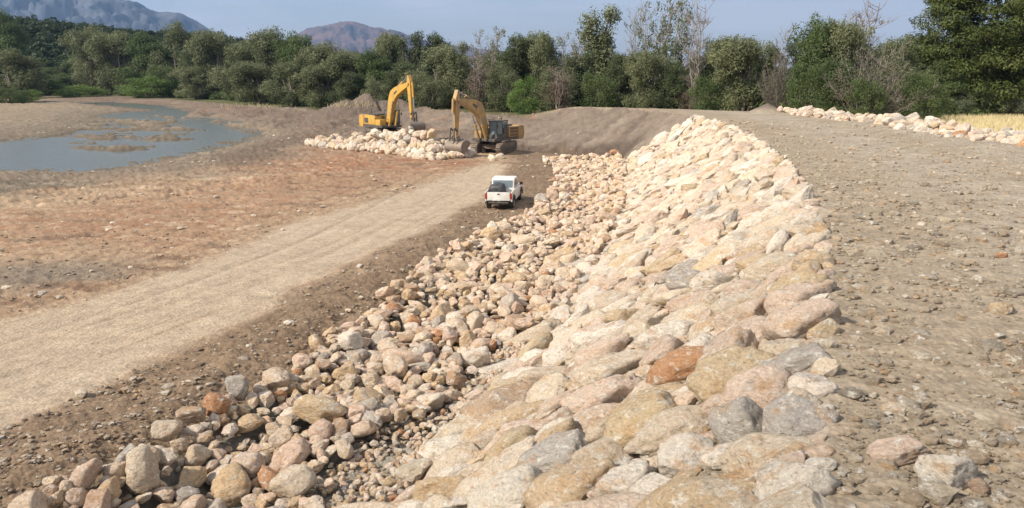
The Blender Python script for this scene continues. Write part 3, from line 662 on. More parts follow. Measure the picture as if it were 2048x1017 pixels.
# ============================================================ trees
def tubes(paths, sides=6):                   # paths: list of [(p, r), ...]
    Vs, Fs = [], []; n = 0
    for path in paths:
        k = len(path)
        for i, (p, r) in enumerate(path):
            a = Vector(path[max(i - 1, 0)][0]); b = Vector(path[min(i + 1, k - 1)][0]); d = (b - a).normalized(); u = d.orthogonal().normalized(); w = d.cross(u)
            for s_ in range(sides):
                t = 2 * math.pi * s_ / sides; Vs.append(Vector(p) + (u * math.cos(t) + w * math.sin(t)) * r)
        for i in range(k - 1):
            for s_ in range(sides):
                a = n + i * sides + s_; b = n + i * sides + (s_ + 1) % sides; Fs.append((a, b, b + sides, a + sides))
        n += k * sides
    return np.array([v[:] for v in Vs]), np.array(Fs)
def limb(r_, a, b, r0, r1, bend=.12, n=5):
    a = np.array(a, float); b = np.array(b, float); L = np.linalg.norm(b - a); off = r_.normal(0, bend * L, 3); out = []
    for i in range(n + 1):
        t = i / n; p = a * (1 - t) + b * t + off * math.sin(math.pi * t) * .6 + r_.normal(0, .015 * L, 3) * (0 < i < n); out.append((tuple(p), r0 * (1 - t) + r1 * t))
    return out
def leaves(r_, centres, radii, per, size, flat=1.0, up=.35, hang=0.):
    Ps, Ns, Ts = [], [], []
    for c, rad in zip(centres, radii):
        n = max(6, int(per * (rad ** 2) * r_.uniform(.8, 1.2))); d = r_.normal(size=(n, 3)); d /= np.linalg.norm(d, axis=1)[:, None]
        rr = rad * (1 - .45 * r_.rand(n) ** 2) * (1 + .18 * r_.normal(size=n)); p = np.array(c) + d * rr[:, None] * np.array((1, 1, flat)); p[:, 2] -= hang * rad * r_.rand(n)
        nn = d * .7 + r_.normal(0, .5, (n, 3)); nn[:, 2] += up; nn /= np.linalg.norm(nn, axis=1)[:, None]
        Ps.append(p); Ns.append(nn); Ts.append(np.clip(np.full(n, r_.normal(.5, .22)) + r_.normal(0, .16, n), 0, 1))
    P = np.concatenate(Ps); N_ = np.concatenate(Ns); T = np.concatenate(Ts); n = len(P)
    a = np.cross(N_, r_.normal(size=(n, 3))); a /= np.linalg.norm(a, axis=1)[:, None] + 1e-9; b = np.cross(N_, a)
    s = size * r_.uniform(.6, 1.35, n)[:, None]; l = s * r_.uniform(1.0, 1.9, (n, 1))
    V = np.stack([P - a * l, P - b * s * .6, P + a * l, P + b * s * .6], 1).reshape(-1, 3); F = np.arange(4 * n).reshape(n, 4)
    return V, F, np.repeat(T, 4)[:, None] * np.ones((1, 3))
def tree_proto(kind, seed, mat, size=.2):
    """returns trunk mesh, crown mesh, both for a tree 10 m tall"""
    r_ = np.random.RandomState(seed); paths = []; cs = []; rad = []
    if kind in ('broad', 'willow'):
        wx = r_.uniform(3.0, 3.8) if kind == 'broad' else r_.uniform(3.6, 4.4); n = 66
        stems = [np.array((r_.normal(0, .5), r_.normal(0, .5), r_.uniform(4.5, 6.5))) for _ in range(3)]
        for s_ in stems: paths.append(limb(r_, (0, 0, -.6), s_, .26, .12))
        lobes = [(np.array((r_.uniform(-.6, .6) * wx, r_.uniform(-.6, .6) * wx, r_.uniform(4.2, 8.2))), r_.uniform(1.4, 2.4)) for _ in range(8)] + [(np.array((0, 0, 8.0)), 1.7), (np.array((-.55 * wx, 0, 3.0)), 2.0), (np.array((.55 * wx, .3, 3.0)), 2.0), (np.array((0, -.5 * wx, 2.6)), 2.0), (np.array((0, .5 * wx, 2.6)), 2.0)]
        for lc, lr in lobes:
            for _ in range(8):
                d = r_.normal(size=3); d /= np.linalg.norm(d); d[2] = d[2] * .9 + .1; c = lc + d * lr * r_.uniform(.5, 1.0); c[2] = min(max(c[2], .7), 9.5); cs.append(c); rad.append(r_.uniform(.65, 1.2))
            s_ = stems[r_.randint(3)]; paths.append(limb(r_, s_ * r_.uniform(.4, .9), lc, .1, .04))
        V, F, T = leaves(r_, cs, rad, 225, size * .52, .85, .35, .5 if kind == 'willow' else .15)
    elif kind == 'tall':                     # narrow crown on forked stems
        tops = [np.array((-1.3, .2, 9.4)), np.array((.9, 0, 9.9)), np.array((.2, .6, 7.6))]
        for t in tops:
            paths.append(limb(r_, (0, 0, -.5), t, .24, .04, .07, 8))
            for i in range(24):
                f = r_.uniform(.18, 1); c = t * f + np.array((*r_.normal(0, .55 * (1.35 - f), 2), 0)); cs.append(c); rad.append(r_.uniform(.55, .95)); paths.append(limb(r_, t * (f - .1), c, .05, .02))
        for _ in range(26): cs.append(np.array((r_.normal(0, 1.1), r_.normal(0, 1.1), r_.uniform(.7, 5)))); rad.append(r_.uniform(.55, .95))
        V, F, T = leaves(r_, cs, rad, 200, size * .5, 1.1)
    elif kind == 'sparse':                   # half bare, many upright twigs
        for _ in range(7):
            t = np.array((r_.normal(0, 1.4), r_.normal(0, 1.2), r_.uniform(7.4, 10))); paths.append(limb(r_, (r_.normal(0, .3), r_.normal(0, .3), -.5), t, .13, .02, .05, 8))
            for i in range(16):
                f = r_.uniform(.22, .97); a = t * f; b = a + np.array((r_.normal(0, .75), r_.normal(0, .75), r_.uniform(.3, 1.3))); paths.append(limb(r_, a, b, .035, .012))
                if r_.rand() < .9: cs.append(b); rad.append(r_.uniform(.2, .5))
                for _ in range(2): b2 = b + np.array((r_.normal(0, .3), r_.normal(0, .3), r_.uniform(.2, .7))); paths.append(limb(r_, a * .4 + b * .6, b2, .016, .008, n=3))
        for _ in range(44): cs.append(np.array((r_.normal(0, 1.4), r_.normal(0, 1.2), r_.uniform(.5, 5.6)))); rad.append(r_.uniform(.4, .8))
        V, F, T = leaves(r_, cs, rad, 120, size * .5, 1.2)
    elif kind == 'bare':
        for _ in range(4):
            t = np.array((r_.normal(0, .9), r_.normal(0, .8), r_.uniform(8, 10))); paths.append(limb(r_, (r_.normal(0, .2), r_.normal(0, .2), -.5), t, .10, .02, .05, 8))
            for i in range(17):
                f = r_.uniform(.3, .97); a = t * f; b = a + np.array((r_.normal(0, .7), r_.normal(0, .7), r_.uniform(.3, 1.2))); paths.append(limb(r_, a, b, .03, .011))
                for _ in range(4): b2 = b + np.array((r_.normal(0, .35), r_.normal(0, .35), r_.uniform(.0, .6))); paths.append(limb(r_, a * .3 + b * .7, b2, .014, .007, n=3))
                if r_.rand() < .25: cs.append(b); rad.append(.16)
        V, F, T = leaves(r_, cs, rad, 120, size * .35)
    elif kind == 'lean':                     # dry shrub with stems fanning out sideways
        for _ in range(70):
            a = r_.uniform(-1.2, .9); L = r_.uniform(5, 10.5); t = np.array((math.sin(-a) * L * .85, r_.normal(0, 1.1), math.cos(a) * L)); b0 = (r_.normal(0, .8), r_.normal(0, .5), -.3)
            paths.append(limb(r_, b0, t, .04, .009, .06, 7))
            for i in range(15):
                f = r_.uniform(.25, 1); p = t * f; q = p + np.array((r_.normal(0, .6), r_.normal(0, .5), r_.uniform(.1, 1.0))); paths.append(limb(r_, p, q, .018, .008, n=3))
                if r_.rand() < .6: cs.append(q); rad.append(r_.uniform(.18, .5))
        for _ in range(44): cs.append(np.array((r_.normal(0, 2.0), r_.normal(0, 1.2), r_.uniform(.3, 3)))); rad.append(r_.uniform(.3, .7))
        V, F, T = leaves(r_, cs, rad, 110, size * .42)
    elif kind == 'bush':
        for _ in range(9): paths.append(limb(r_, (0, 0, -.3), (r_.normal(0, 1.6), r_.normal(0, 1.6), r_.uniform(4, 8)), .1, .03))
        for _ in range(75):
            d = r_.normal(size=3); d /= np.linalg.norm(d); c = np.array((d[0] * 3.4, d[1] * 3.2, 4.6 + d[2] * 4.1)) * np.array((1, 1, 1)) * r_.uniform(.75, 1.02); cs.append((c[0], c[1], max(c[2], .4))); rad.append(r_.uniform(.6, 1.15))
        V, F, T = leaves(r_, cs, rad, 200, size * .48, .9)
    elif kind == 'pine':
        paths.append(limb(r_, (0, 0, -.5), (0.2, 0, 9.7), .26, .05, .02, 8))
        for i in range(190):
            z = r_.uniform(.8, 9.7); R_ = 3.7 * (1 - ((z - 3.2) / 7.2) ** 2 * (1 if z > 3.2 else .5)) ** .6 * r_.uniform(.55, 1.05); a = r_.uniform(0, 6.3); c = np.array((R_ * math.cos(a), R_ * math.sin(a), z - .0)); cs.append(c); rad.append(r_.uniform(.6, 1.15))
            if i % 3 == 0: paths.append(limb(r_, (0, 0, max(z - .8, .3)), c, .06, .02))
        V, F, T = leaves(r_, cs, rad, 230, size * .42, .42, .75)
    tv, tf = tubes(paths, 5)
    return npmesh('trunk', tv, tf, None, True, M_DEAD if kind in ('bare', 'lean', 'sparse') else M_BARK), npmesh('crown', V, F, T, False, mat)
PR = {
 'willow_a': tree_proto('willow', 1, M_WILLOW), 'willow_b': tree_proto('willow', 2, M_WILLOW), 'willow_c': tree_proto('broad', 13, M_WILLOW), 'green_a': tree_proto('broad', 3, M_GREEN), 'green_b': tree_proto('broad', 4, M_GREEN),
 'dark_a': tree_proto('broad', 5, M_DARK), 'dark_b': tree_proto('tall', 15, M_DARK), 'tall_a': tree_proto('tall', 6, M_WILLOW), 'sparse_a': tree_proto('sparse', 7, M_WILLOW), 'sparse_b': tree_proto('sparse', 8, M_GREEN), 'bare_a': tree_proto('bare', 9, M_BROWN),
 'bare_b': tree_proto('bare', 19, M_BROWN), 'lean_a': tree_proto('lean', 10, M_SAGE), 'dry_a': tree_proto('sparse', 16, M_BROWN), 'bush_bright': tree_proto('bush', 11, M_BRIGHT), 'bush_green': tree_proto('bush', 21, M_GREEN),
 'bush_grey': tree_proto('bush', 12, M_GREY), 'bush_olive': tree_proto('bush', 22, M_WILLOW), 'pine_a': tree_proto('pine', 14, M_PINE), 'pine_b': tree_proto('pine', 24, M_PINE)}
TREES = [ # px, top py, depth, width px, proto, name, label
 (6, 12, 300, 60, 'green_a', 'broadleaf_tree', 'yellow-green tree top at the far left edge above the wooded hill'),
 (15, 92, 205, 105, 'willow_a', 'willow_tree', 'olive tree cut by the left edge of the photo beside the river'),
 (62, 138, 235, 110, 'green_b', 'broadleaf_tree', 'low green tree on the far bank near the left edge'),
 (18, 172, 190, 60, 'bush_green', 'shrub', 'green shrub at the left edge beside the gravel bar'),
 (52, 178, 200, 50, 'bush_bright', 'shrub', 'small yellow-green shrub at the left end of the far bank'),
 (105, 150, 262, 70, 'dark_a', 'broadleaf_tree', 'dark tree behind the green reeds on the left bank'),
 (152, 168, 250, 80, 'bush_bright', 'reed_clump', 'bright green reed clump at the head of the river'),
 (178, 46, 275, 90, 'willow_b', 'willow_tree', 'tall pale olive willow at the left end of the big riverside trees'),
 (232, 58, 268, 88, 'willow_c', 'willow_tree', 'olive willow second from the left of the big riverside trees'),
 (288, 58, 262, 92, 'green_a', 'broadleaf_tree', 'green rounded tree above the bright bushes on the river bank'),
 (348, 36, 258, 84, 'willow_a', 'willow_tree', 'tallest pale willow left of the river bend'),
 (292, 150, 240, 88, 'bush_bright', 'shrub', 'bright green shrub overhanging the river head'),
 (330, 126, 244, 62, 'bush_green', 'shrub', 'yellowish green shrub right of the bright shrub at the river head'),
 (395, 72, 240, 80, 'dark_a', 'broadleaf_tree', 'dark tree between the tallest willow and the massed willows'),
 (428, 54, 232, 84, 'willow_c', 'willow_tree', 'olive willow at the left end of the massed rounded willows'),
 (388, 130, 228, 80, 'willow_b', 'willow_tree', 'low willow on the bank behind the river bend'),
 (480, 78, 212, 96, 'willow_a', 'willow_tree', 'rounded olive willow above the dark bank, left of the forked one'),
 (540, 48, 206, 100, 'willow_b', 'willow_tree', 'highest rounded willow in the massed group'),
 (508, 120, 196, 92, 'willow_c', 'willow_tree', 'low spreading willow over the river bank edge'),
 (597, 58, 200, 100, 'green_b', 'broadleaf_tree', 'grey-green tree right of the highest rounded willow'),
 (580, 118, 186, 100, 'willow_a', 'willow_tree', 'bushy willow hanging over the gravel at the middle of the massed group'),
 (648, 78, 188, 96, 'willow_b', 'willow_tree', 'rounded willow before the brown hill'),
 (650, 128, 176, 96, 'willow_c', 'willow_tree', 'low dense willow left of the earth mounds'),
 (700, 96, 176, 88, 'willow_c', 'willow_tree', 'olive willow at the right end of the massed group'),
 (695, 140, 166, 70, 'dark_a', 'broadleaf_tree', 'dark tree behind the earth mound'),
 (745, 92, 172, 80, 'green_a', 'broadleaf_tree', 'yellow-topped tree left of the twin dark tops'),
 (752, 150, 148, 56, 'bush_olive', 'shrub', 'small olive shrub on the bank behind the earth mound'),
 (786, 60, 178, 66, 'willow_c', 'willow_tree', 'left one of the twin tops behind the left excavator'),
 (822, 56, 170, 62, 'dark_b', 'poplar_tree', 'narrow dark tree behind the stick of the left excavator'),
 (862, 60, 172, 66, 'dark_a', 'broadleaf_tree', 'dark rounded tree between the two excavator booms'),
 (800, 120, 150, 80, 'dark_a', 'broadleaf_tree', 'dark low tree directly behind the left boom'),
 (880, 84, 138, 120, 'willow_a', 'willow_tree', 'wide pale green willow above the gap between the excavators'),
 (855, 140, 132, 80, 'bush_olive', 'shrub', 'olive shrub right of the left excavator stick'),
 (915, 80, 134, 56, 'tall_a', 'poplar_tree', 'narrow olive tree left of the brown dead thicket'),
 (960, 96, 124, 62, 'dry_a', 'dead_tree', 'brown dead tree above the right excavator boom'),
 (972, 52, 132, 66, 'sparse_a', 'poplar_tree', 'thin airy tree behind the brown dead tree'),
 (1028, 62, 130, 84, 'dark_a', 'broadleaf_tree', 'rounded dark green tree right of the thin airy tree'),
 (1090, 58, 130, 74, 'willow_c', 'willow_tree', 'grey-green tree in the middle of the tree line'),
 (1008, 118, 122, 66, 'bush_olive', 'shrub', 'olive shrub right above the right excavator cab'),
 (1138, 58, 128, 70, 'sparse_a', 'poplar_tree', 'airy tree with thin upright twigs left of the forked poplar'),
 (1048, 148, 112, 58, 'bush_bright', 'shrub', 'bright green shrub on top of the dirt bank'),
 (1108, 128, 112, 76, 'bush_olive', 'shrub', 'dull olive shrub with dry twigs on the dirt bank'),
 (1118, 122, 109, 56, 'dry_a', 'dead_tree', 'brown dry bush on the dirt bank left of the forked poplar'),
 (1205, 6, 122, 92, 'tall_a', 'poplar_tree', 'tallest poplar with a forked crown in the middle of the tree line'),
 (1166, 95, 116, 66, 'dark_b', 'poplar_tree', 'dark column tree at the foot of the forked poplar'),
 (1236, 100, 116, 72, 'dark_a', 'broadleaf_tree', 'dark tree right of the forked poplar'),
 (1200, 140, 110, 66, 'bush_green', 'shrub', 'green undergrowth below the forked poplar'),
 (1266, 0, 118, 44, 'bare_a', 'bare_tree', 'slender bare tree right of the forked poplar'),
 (1312, -8, 114, 92, 'sparse_a', 'poplar_tree', 'half bare poplar, left one of the tall pair'),
 (1352, -12, 112, 84, 'sparse_b', 'poplar_tree', 'half bare poplar, right one of the tall pair'),
 (1398, -20, 110, 60, 'bare_b', 'bare_tree', 'tall bare grey tree right of the half bare pair'),
 (1300, 98, 106, 84, 'willow_c', 'willow_tree', 'olive tree under the half bare pair'),
 (1345, 125, 104, 74, 'dark_a', 'broadleaf_tree', 'dark bushy tree under the right half bare poplar'),
 (1385, 140, 102, 52, 'dry_a', 'dead_tree', 'brown dry thicket left of the big olive bush'),
 (1430, 72, 118, 92, 'dark_a', 'broadleaf_tree', 'dark rounded tree behind the big olive bush'),
 (1492, 66, 96, 128, 'willow_c', 'willow_tree', 'big olive rounded tree above the earth embankment'),
 (1420, 148, 98, 66, 'bush_green', 'shrub', 'yellowish shrub left of the big olive tree'),
 (1540, 82, 100, 66, 'dark_a', 'broadleaf_tree', 'dark tree at the right shoulder of the big olive tree'),
 (1560, 96, 92, 84, 'lean_a', 'dead_shrub', 'dry brown fanned shrub right of the big olive tree'),
 (1568, 40, 98, 34, 'bare_a', 'bare_tree', 'thin bare tree in the gap before the tall green trees'),
 (1612, 60, 94, 70, 'dark_b', 'poplar_tree', 'dark column tree at the left of the tall green trees'),
 (1648, 20, 90, 100, 'green_b', 'broadleaf_tree', 'tall green tree with a pale stem right of the sky gap'),
 (1630, 120, 84, 84, 'bush_green', 'shrub', 'bright leafy undergrowth at the left foot of the tall green trees'),
 (1704, 34, 90, 104, 'willow_c', 'willow_tree', 'olive tree at the middle of the right hand trees'),
 (1690, 108, 82, 92, 'green_b', 'broadleaf_tree', 'dense green tree right behind the rock row'),
 (1728, -24, 92, 84, 'bare_b', 'bare_tree', 'bare twigs rising highest above the right hand trees'),
 (1765, 76, 88, 96, 'sparse_b', 'poplar_tree', 'thin green tree behind the leaning dry shrub'),
 (1738, 150, 79, 70, 'bush_green', 'shrub', 'low green shrub at the foot of the wide leaning dry shrub'),
 (1745, 88, 80, 170, 'lean_a', 'dead_shrub', 'wide dry shrub with grey stems leaning right behind the rock row'),
 (1805, 64, 96, 96, 'willow_a', 'willow_tree', 'pale olive tree left of the tall pine'),
 (1820, 108, 88, 92, 'bush_olive', 'shrub', 'olive shrub between the leaning dry shrub and the pine'),
 (1852, 138, 80, 84, 'bush_green', 'shrub', 'green shrub at the corner of the straw field'),
 (1915, -30, 100, 160, 'pine_a', 'pine_tree', 'tall dark pine left one at the right edge'),
 (2000, -85, 98, 200, 'pine_b', 'pine_tree', 'massive dark pine filling the top right corner'),
 (2095, -60, 100, 190, 'pine_a', 'pine_tree', 'dark pine cut by the right edge of the photo'),
 (1890, 118, 96, 90, 'green_a', 'broadleaf_tree', 'yellow-green tree below the left pine'),
 (1960, 172, 96, 56, 'bush_grey', 'shrub', 'grey-green shrub behind the straw field, middle one'),
 (1915, 178, 95, 60, 'bush_grey', 'shrub', 'grey-green shrub behind the straw field, left one'),
 (2005, 176, 95, 60, 'bush_grey', 'shrub', 'grey-green shrub behind the straw field, second from the right edge'),
 (2050, 180, 94, 60, 'bush_grey', 'shrub', 'grey-green shrub behind the straw field at the right edge'),
 (2100, 176, 94, 70, 'bush_grey', 'shrub', 'grey-green shrub cut off by the right edge behind the straw field'),
]
CATS = {'willow_tree': 'willow', 'broadleaf_tree': 'tree', 'poplar_tree': 'poplar', 'shrub': 'shrub', 'reed_clump': 'reeds', 'bare_tree': 'bare tree', 'dead_tree': 'dead tree', 'dead_shrub': 'dead shrub', 'pine_tree': 'pine'}
NATW = {k: 1 for k in PR}
def width_of(me):
    a = np.empty(len(me.vertices) * 3); me.vertices.foreach_get('co', a); a = a.reshape(-1, 3); return a[:, 0].max() - a[:, 0].min(), a[:, 2].max()
DIM = {k: width_of(v[1]) if not k.startswith('bare') else width_of(v[0]) for k, v in PR.items()}
FAT = 1.3
def plant(px, top, Y, wpx, proto, name, label, group='trees along the river bank', rz=None, sink=.3):
    p = aty(px, top, Y); zb = tz(p[0], Y) - sink; hh = max(p[2] - zb, 1.5); w, hz = DIM[proto]; sz = hh / hz; sx = (wpx / FPX * Y) / w
    o = empty(name, (p[0], Y, zb), rs.uniform(-.5, .5) if rz is None else rz, label=label, category=CATS[name], group=group); o.scale = (sx, sx, sz)
    o.scale.x *= FAT; o.scale.y *= FAT; link('trunk', PR[proto][0], o); link('crown', PR[proto][1], o); return o
for t in TREES: plant(*t[:2], t[2], t[3], *t[4:], rz=0.0 if t[4].startswith(('tall', 'lean')) else None)
# background rank that closes the tree line
kk = ['dark_a', 'green_a', 'willow_c', 'dark_b', 'green_b']
for i, px in enumerate(np.arange(-60, 2140, 36)):
    Y = np.interp(px, [0, 350, 600, 800, 1100, 1500, 2100], [300, 285, 235, 200, 150, 125, 120]) + rs.uniform(-6, 6)
    top = np.interp(px, [0, 150, 300, 500, 700, 900, 1050, 1300, 1500, 1600, 1700, 1900, 2100], [150, 110, 90, 95, 120, 105, 85, 115, 95, 150, 90, 60, 20]) + rs.uniform(-4, 14)
    plant(px + rs.uniform(-8, 8), top, Y, 78, kk[i % 5], 'broadleaf_tree', 'dark tree mostly hidden behind the front rank of the tree line', group='background trees closing the tree line')
# undergrowth along the foot of the trees, too tangled to count
def undergrowth():
    r_ = np.random.RandomState(77); cs, rad = [], []
    for px in np.arange(-40, 2100, 5.5):
        Y = np.interp(px, [-40, 120, 250, 400, 560, 700, 850, 1000, 1150, 1300, 1450, 1600, 1750, 1850, 2100], [215, 262, 258, 234, 196, 168, 142, 122, 112, 106, 100, 90, 84, 88, 100]) + r_.uniform(-2, 5)
        for _ in range(3):
            x = (px - CX) / FPX * Y * 1.02 + r_.normal(0, .8); yy = Y + r_.uniform(0, 5); cs.append((x, yy, tz(x, yy) + r_.uniform(.1, 1.6))); rad.append(r_.uniform(.6, 1.3))
    V, F, T = leaves(r_, cs, rad, 80, .17, .8)
    link('undergrowth', npmesh('undergrowth', V, F, T, False, M_GREEN), label='tangled green undergrowth at the foot of the tree line', category='undergrowth', kind='stuff')
undergrowth()
# far wood on the hill
def far_wood():
    r_ = np.random.RandomState(5); cs, rad = [], []
    for _ in range(2600):
        az = math.radians(r_.uniform(-38, -6)); r = r_.uniform(330, 640); x, y = r * math.sin(az), r * math.cos(az)
        hz = float(hill(np.array([x]), np.array([y]))[0])
        if hz < 3: continue
        z = tz(x, y); h = r_.uniform(3, 7)
        for j in range(3): cs.append((x + r_.normal(0, 1.4), y + r_.normal(0, 1.4), z + h * (.4 + .25 * j))); rad.append(r_.uniform(1.6, 2.6) * (1.15 - .25 * j))
    V, F, T = leaves(r_, cs, rad, 15, .62, 1.1)
    link('far_wood', npmesh('far_wood', V, F, T, False, M_WOOD), label='dark wood covering the hill beyond the river', category='wood', kind='stuff')
far_wood()
# straw on the field and dry grass on the banks
def grass(name, pts, hlo, hhi, mat, label, cat, w=.03):
    r_ = np.random.RandomState(len(pts)); n = len(pts); x, y = pts[:, 0], pts[:, 1]; z = terrain(x, y); h = r_.uniform(hlo, hhi, n); a = r_.uniform(0, 6.3, n); dx, dy = np.cos(a) * w, np.sin(a) * w; lx, ly = r_.normal(0, .3, n) * h, r_.normal(0, .3, n) * h
    V = np.stack([np.stack([x - dx, y - dy, z - .05], 1), np.stack([x + dx, y + dy, z - .05], 1), np.stack([x + lx, y + ly, z + h], 1)], 1).reshape(-1, 3)
    T = np.repeat(np.clip(r_.normal(.5, .3, n), 0, 1), 3)[:, None] * np.ones((1, 3))
    link(name, npmesh(name, V, np.arange(3 * n).reshape(n, 3), T, False, mat), label=label, category=cat, kind='stuff')
q = np.stack([rs.uniform(28, 80, 60000), rs.uniform(40, 100, 60000)], 1); q = q[sdp(q[:, 0], q[:, 1], FIELD) > rs.uniform(-1, 2, len(q))]
grass('straw_field_grass', q, .2, .6, M_STRAW, 'yellow dry straw standing on the field at the right', 'dry grass', .04)
q = []
for (px, py, n, sx, sy) in ((1430, 212, 260, 30, 4), (1480, 213, 160, 25, 3), (1600, 222, 160, 30, 3), (1800, 232, 260, 40, 5), (960, 196, 200, 40, 6), (700, 212, 200, 60, 5), (520, 212, 260, 80, 4), (300, 196, 260, 80, 3), (1240, 200, 60, 60, 2)):
    for _ in range(n):
        p = hit(px + rs.normal(0, sx * .6), py + rs.normal(0, sy * .6)); q.append((p[0], p[1]))
grass('bank_grass', np.array(q), .25, .8, M_STRAW, 'tufts of dry grass along the top of the bank', 'dry grass', .05)

# ============================================================ machines
class PB:
    """collects shapes into one mesh"""
    def __init__(s): s.bm = bmesh.new()
    def box(s, c, d, bev=.03, rot=None):
        b = bmesh.new(); bmesh.ops.create_cube(b, size=1); bmesh.ops.scale(b, vec=d, verts=b.verts)
        if bev: bmesh.ops.bevel(b, geom=b.edges[:], offset=min(bev, min(d) * .4), segments=2, affect='EDGES', profile=.7)
        M = Matrix.Translation(c) @ (Euler(rot).to_matrix().to_4x4() if rot else Matrix()); b.transform(M); s.merge(b); return s
    def merge(s, b):
        me = bpy.data.meshes.new('t'); b.to_mesh(me); s.bm.from_mesh(me); bpy.data.meshes.remove(me); b.free()
    def prism(s, prof, y0, y1, bev=.02):     # profile in the x-z plane, extruded along y
        b = bmesh.new(); vs = [b.verts.new((p[0], y0, p[1])) for p in prof]; f = b.faces.new(vs); e = bmesh.ops.extrude_face_region(b, geom=[f])
        bmesh.ops.translate(b, vec=(0, y1 - y0, 0), verts=[v for v in e['geom'] if isinstance(v, bmesh.types.BMVert)]); bmesh.ops.recalc_face_normals(b, faces=b.faces)
        if bev: bmesh.ops.bevel(b, geom=b.edges[:], offset=bev, segments=2, affect='EDGES', profile=.7)
        s.merge(b); return s
    def cyl(s, a, b_, r, r2=None, n=20):
        a, b_ = Vector(a), Vector(b_); d = b_ - a; b = bmesh.new(); bmesh.ops.create_cone(b, cap_ends=True, segments=n, radius1=r, radius2=r if r2 is None else r2, depth=d.length)
        b.transform(Matrix.Translation((a + b_) / 2) @ Vector((0, 0, 1)).rotation_difference(d).to_matrix().to_4x4()); s.merge(b); return s
    def make(s, name, mat, parent=None, **kw):
        me = bpy.data.meshes.new(name); s.bm.to_mesh(me); s.bm.free(); me.materials.append(mat)
        for p in me.polygons: p.use_smooth = True
        me.set_sharp_from_angle(angle=math.radians(35)) if hasattr(me, 'set_sharp_from_angle') else None
        return link(name, me, parent, **kw)
M_YEL = plain('yellow_paint', (.62, .36, .055), .5, var=.2, scale=1.6, dirt=(.40, .25, .11), dirtamt=.7)
M_YEL2 = plain('dusty_yellow_paint', (.47, .30, .10), .6, var=.2, scale=1.4, dirt=(.30, .20, .12), dirtamt=.9)
M_STEEL = plain('dusty_steel', (.22, .18, .15), .65, .3, scale=2.5, dirt=(.30, .23, .17), dirtamt=.8)
M_TRACK = plain('muddy_track_steel', (.16, .125, .10), .8, .2, scale=3, dirt=(.28, .21, .15), dirtamt=.8)
M_CHROME = plain('cylinder_rod', (.6, .6, .6), .2, .9); M_BLACK = plain('black_rubber', (.035, .033, .03), .7, dirt=(.12, .10, .08), dirtamt=.6)
M_DGREY = plain('dark_grey_paint', (.07, .068, .065), .5, dirt=(.16, .13, .10), dirtamt=.6)
M_GLASS = plain('tinted_glass', (.16, .20, .22), .12, 0); M_WORN = plain('worn_steel_plate', (.42, .40, .38), .45, .4, scale=3)
M_WHITE = plain('white_paint', (.78, .76, .72), .35, var=.05, scale=2, dirt=(.55, .47, .37), dirtamt=.5); M_RED = plain('tail_lamp', (.35, .03, .02), .25)
M_PLATE = plain('plate', (.75, .75, .72), .4); M_TARP = plain('black_tarpaulin', (.04, .04, .045), .5, dirt=(.10, .09, .09), dirtamt=.5); M_RUST = plain('rusty_panel', (.22, .12, .075), .8, dirt=(.12, .08, .06), dirtamt=.8)

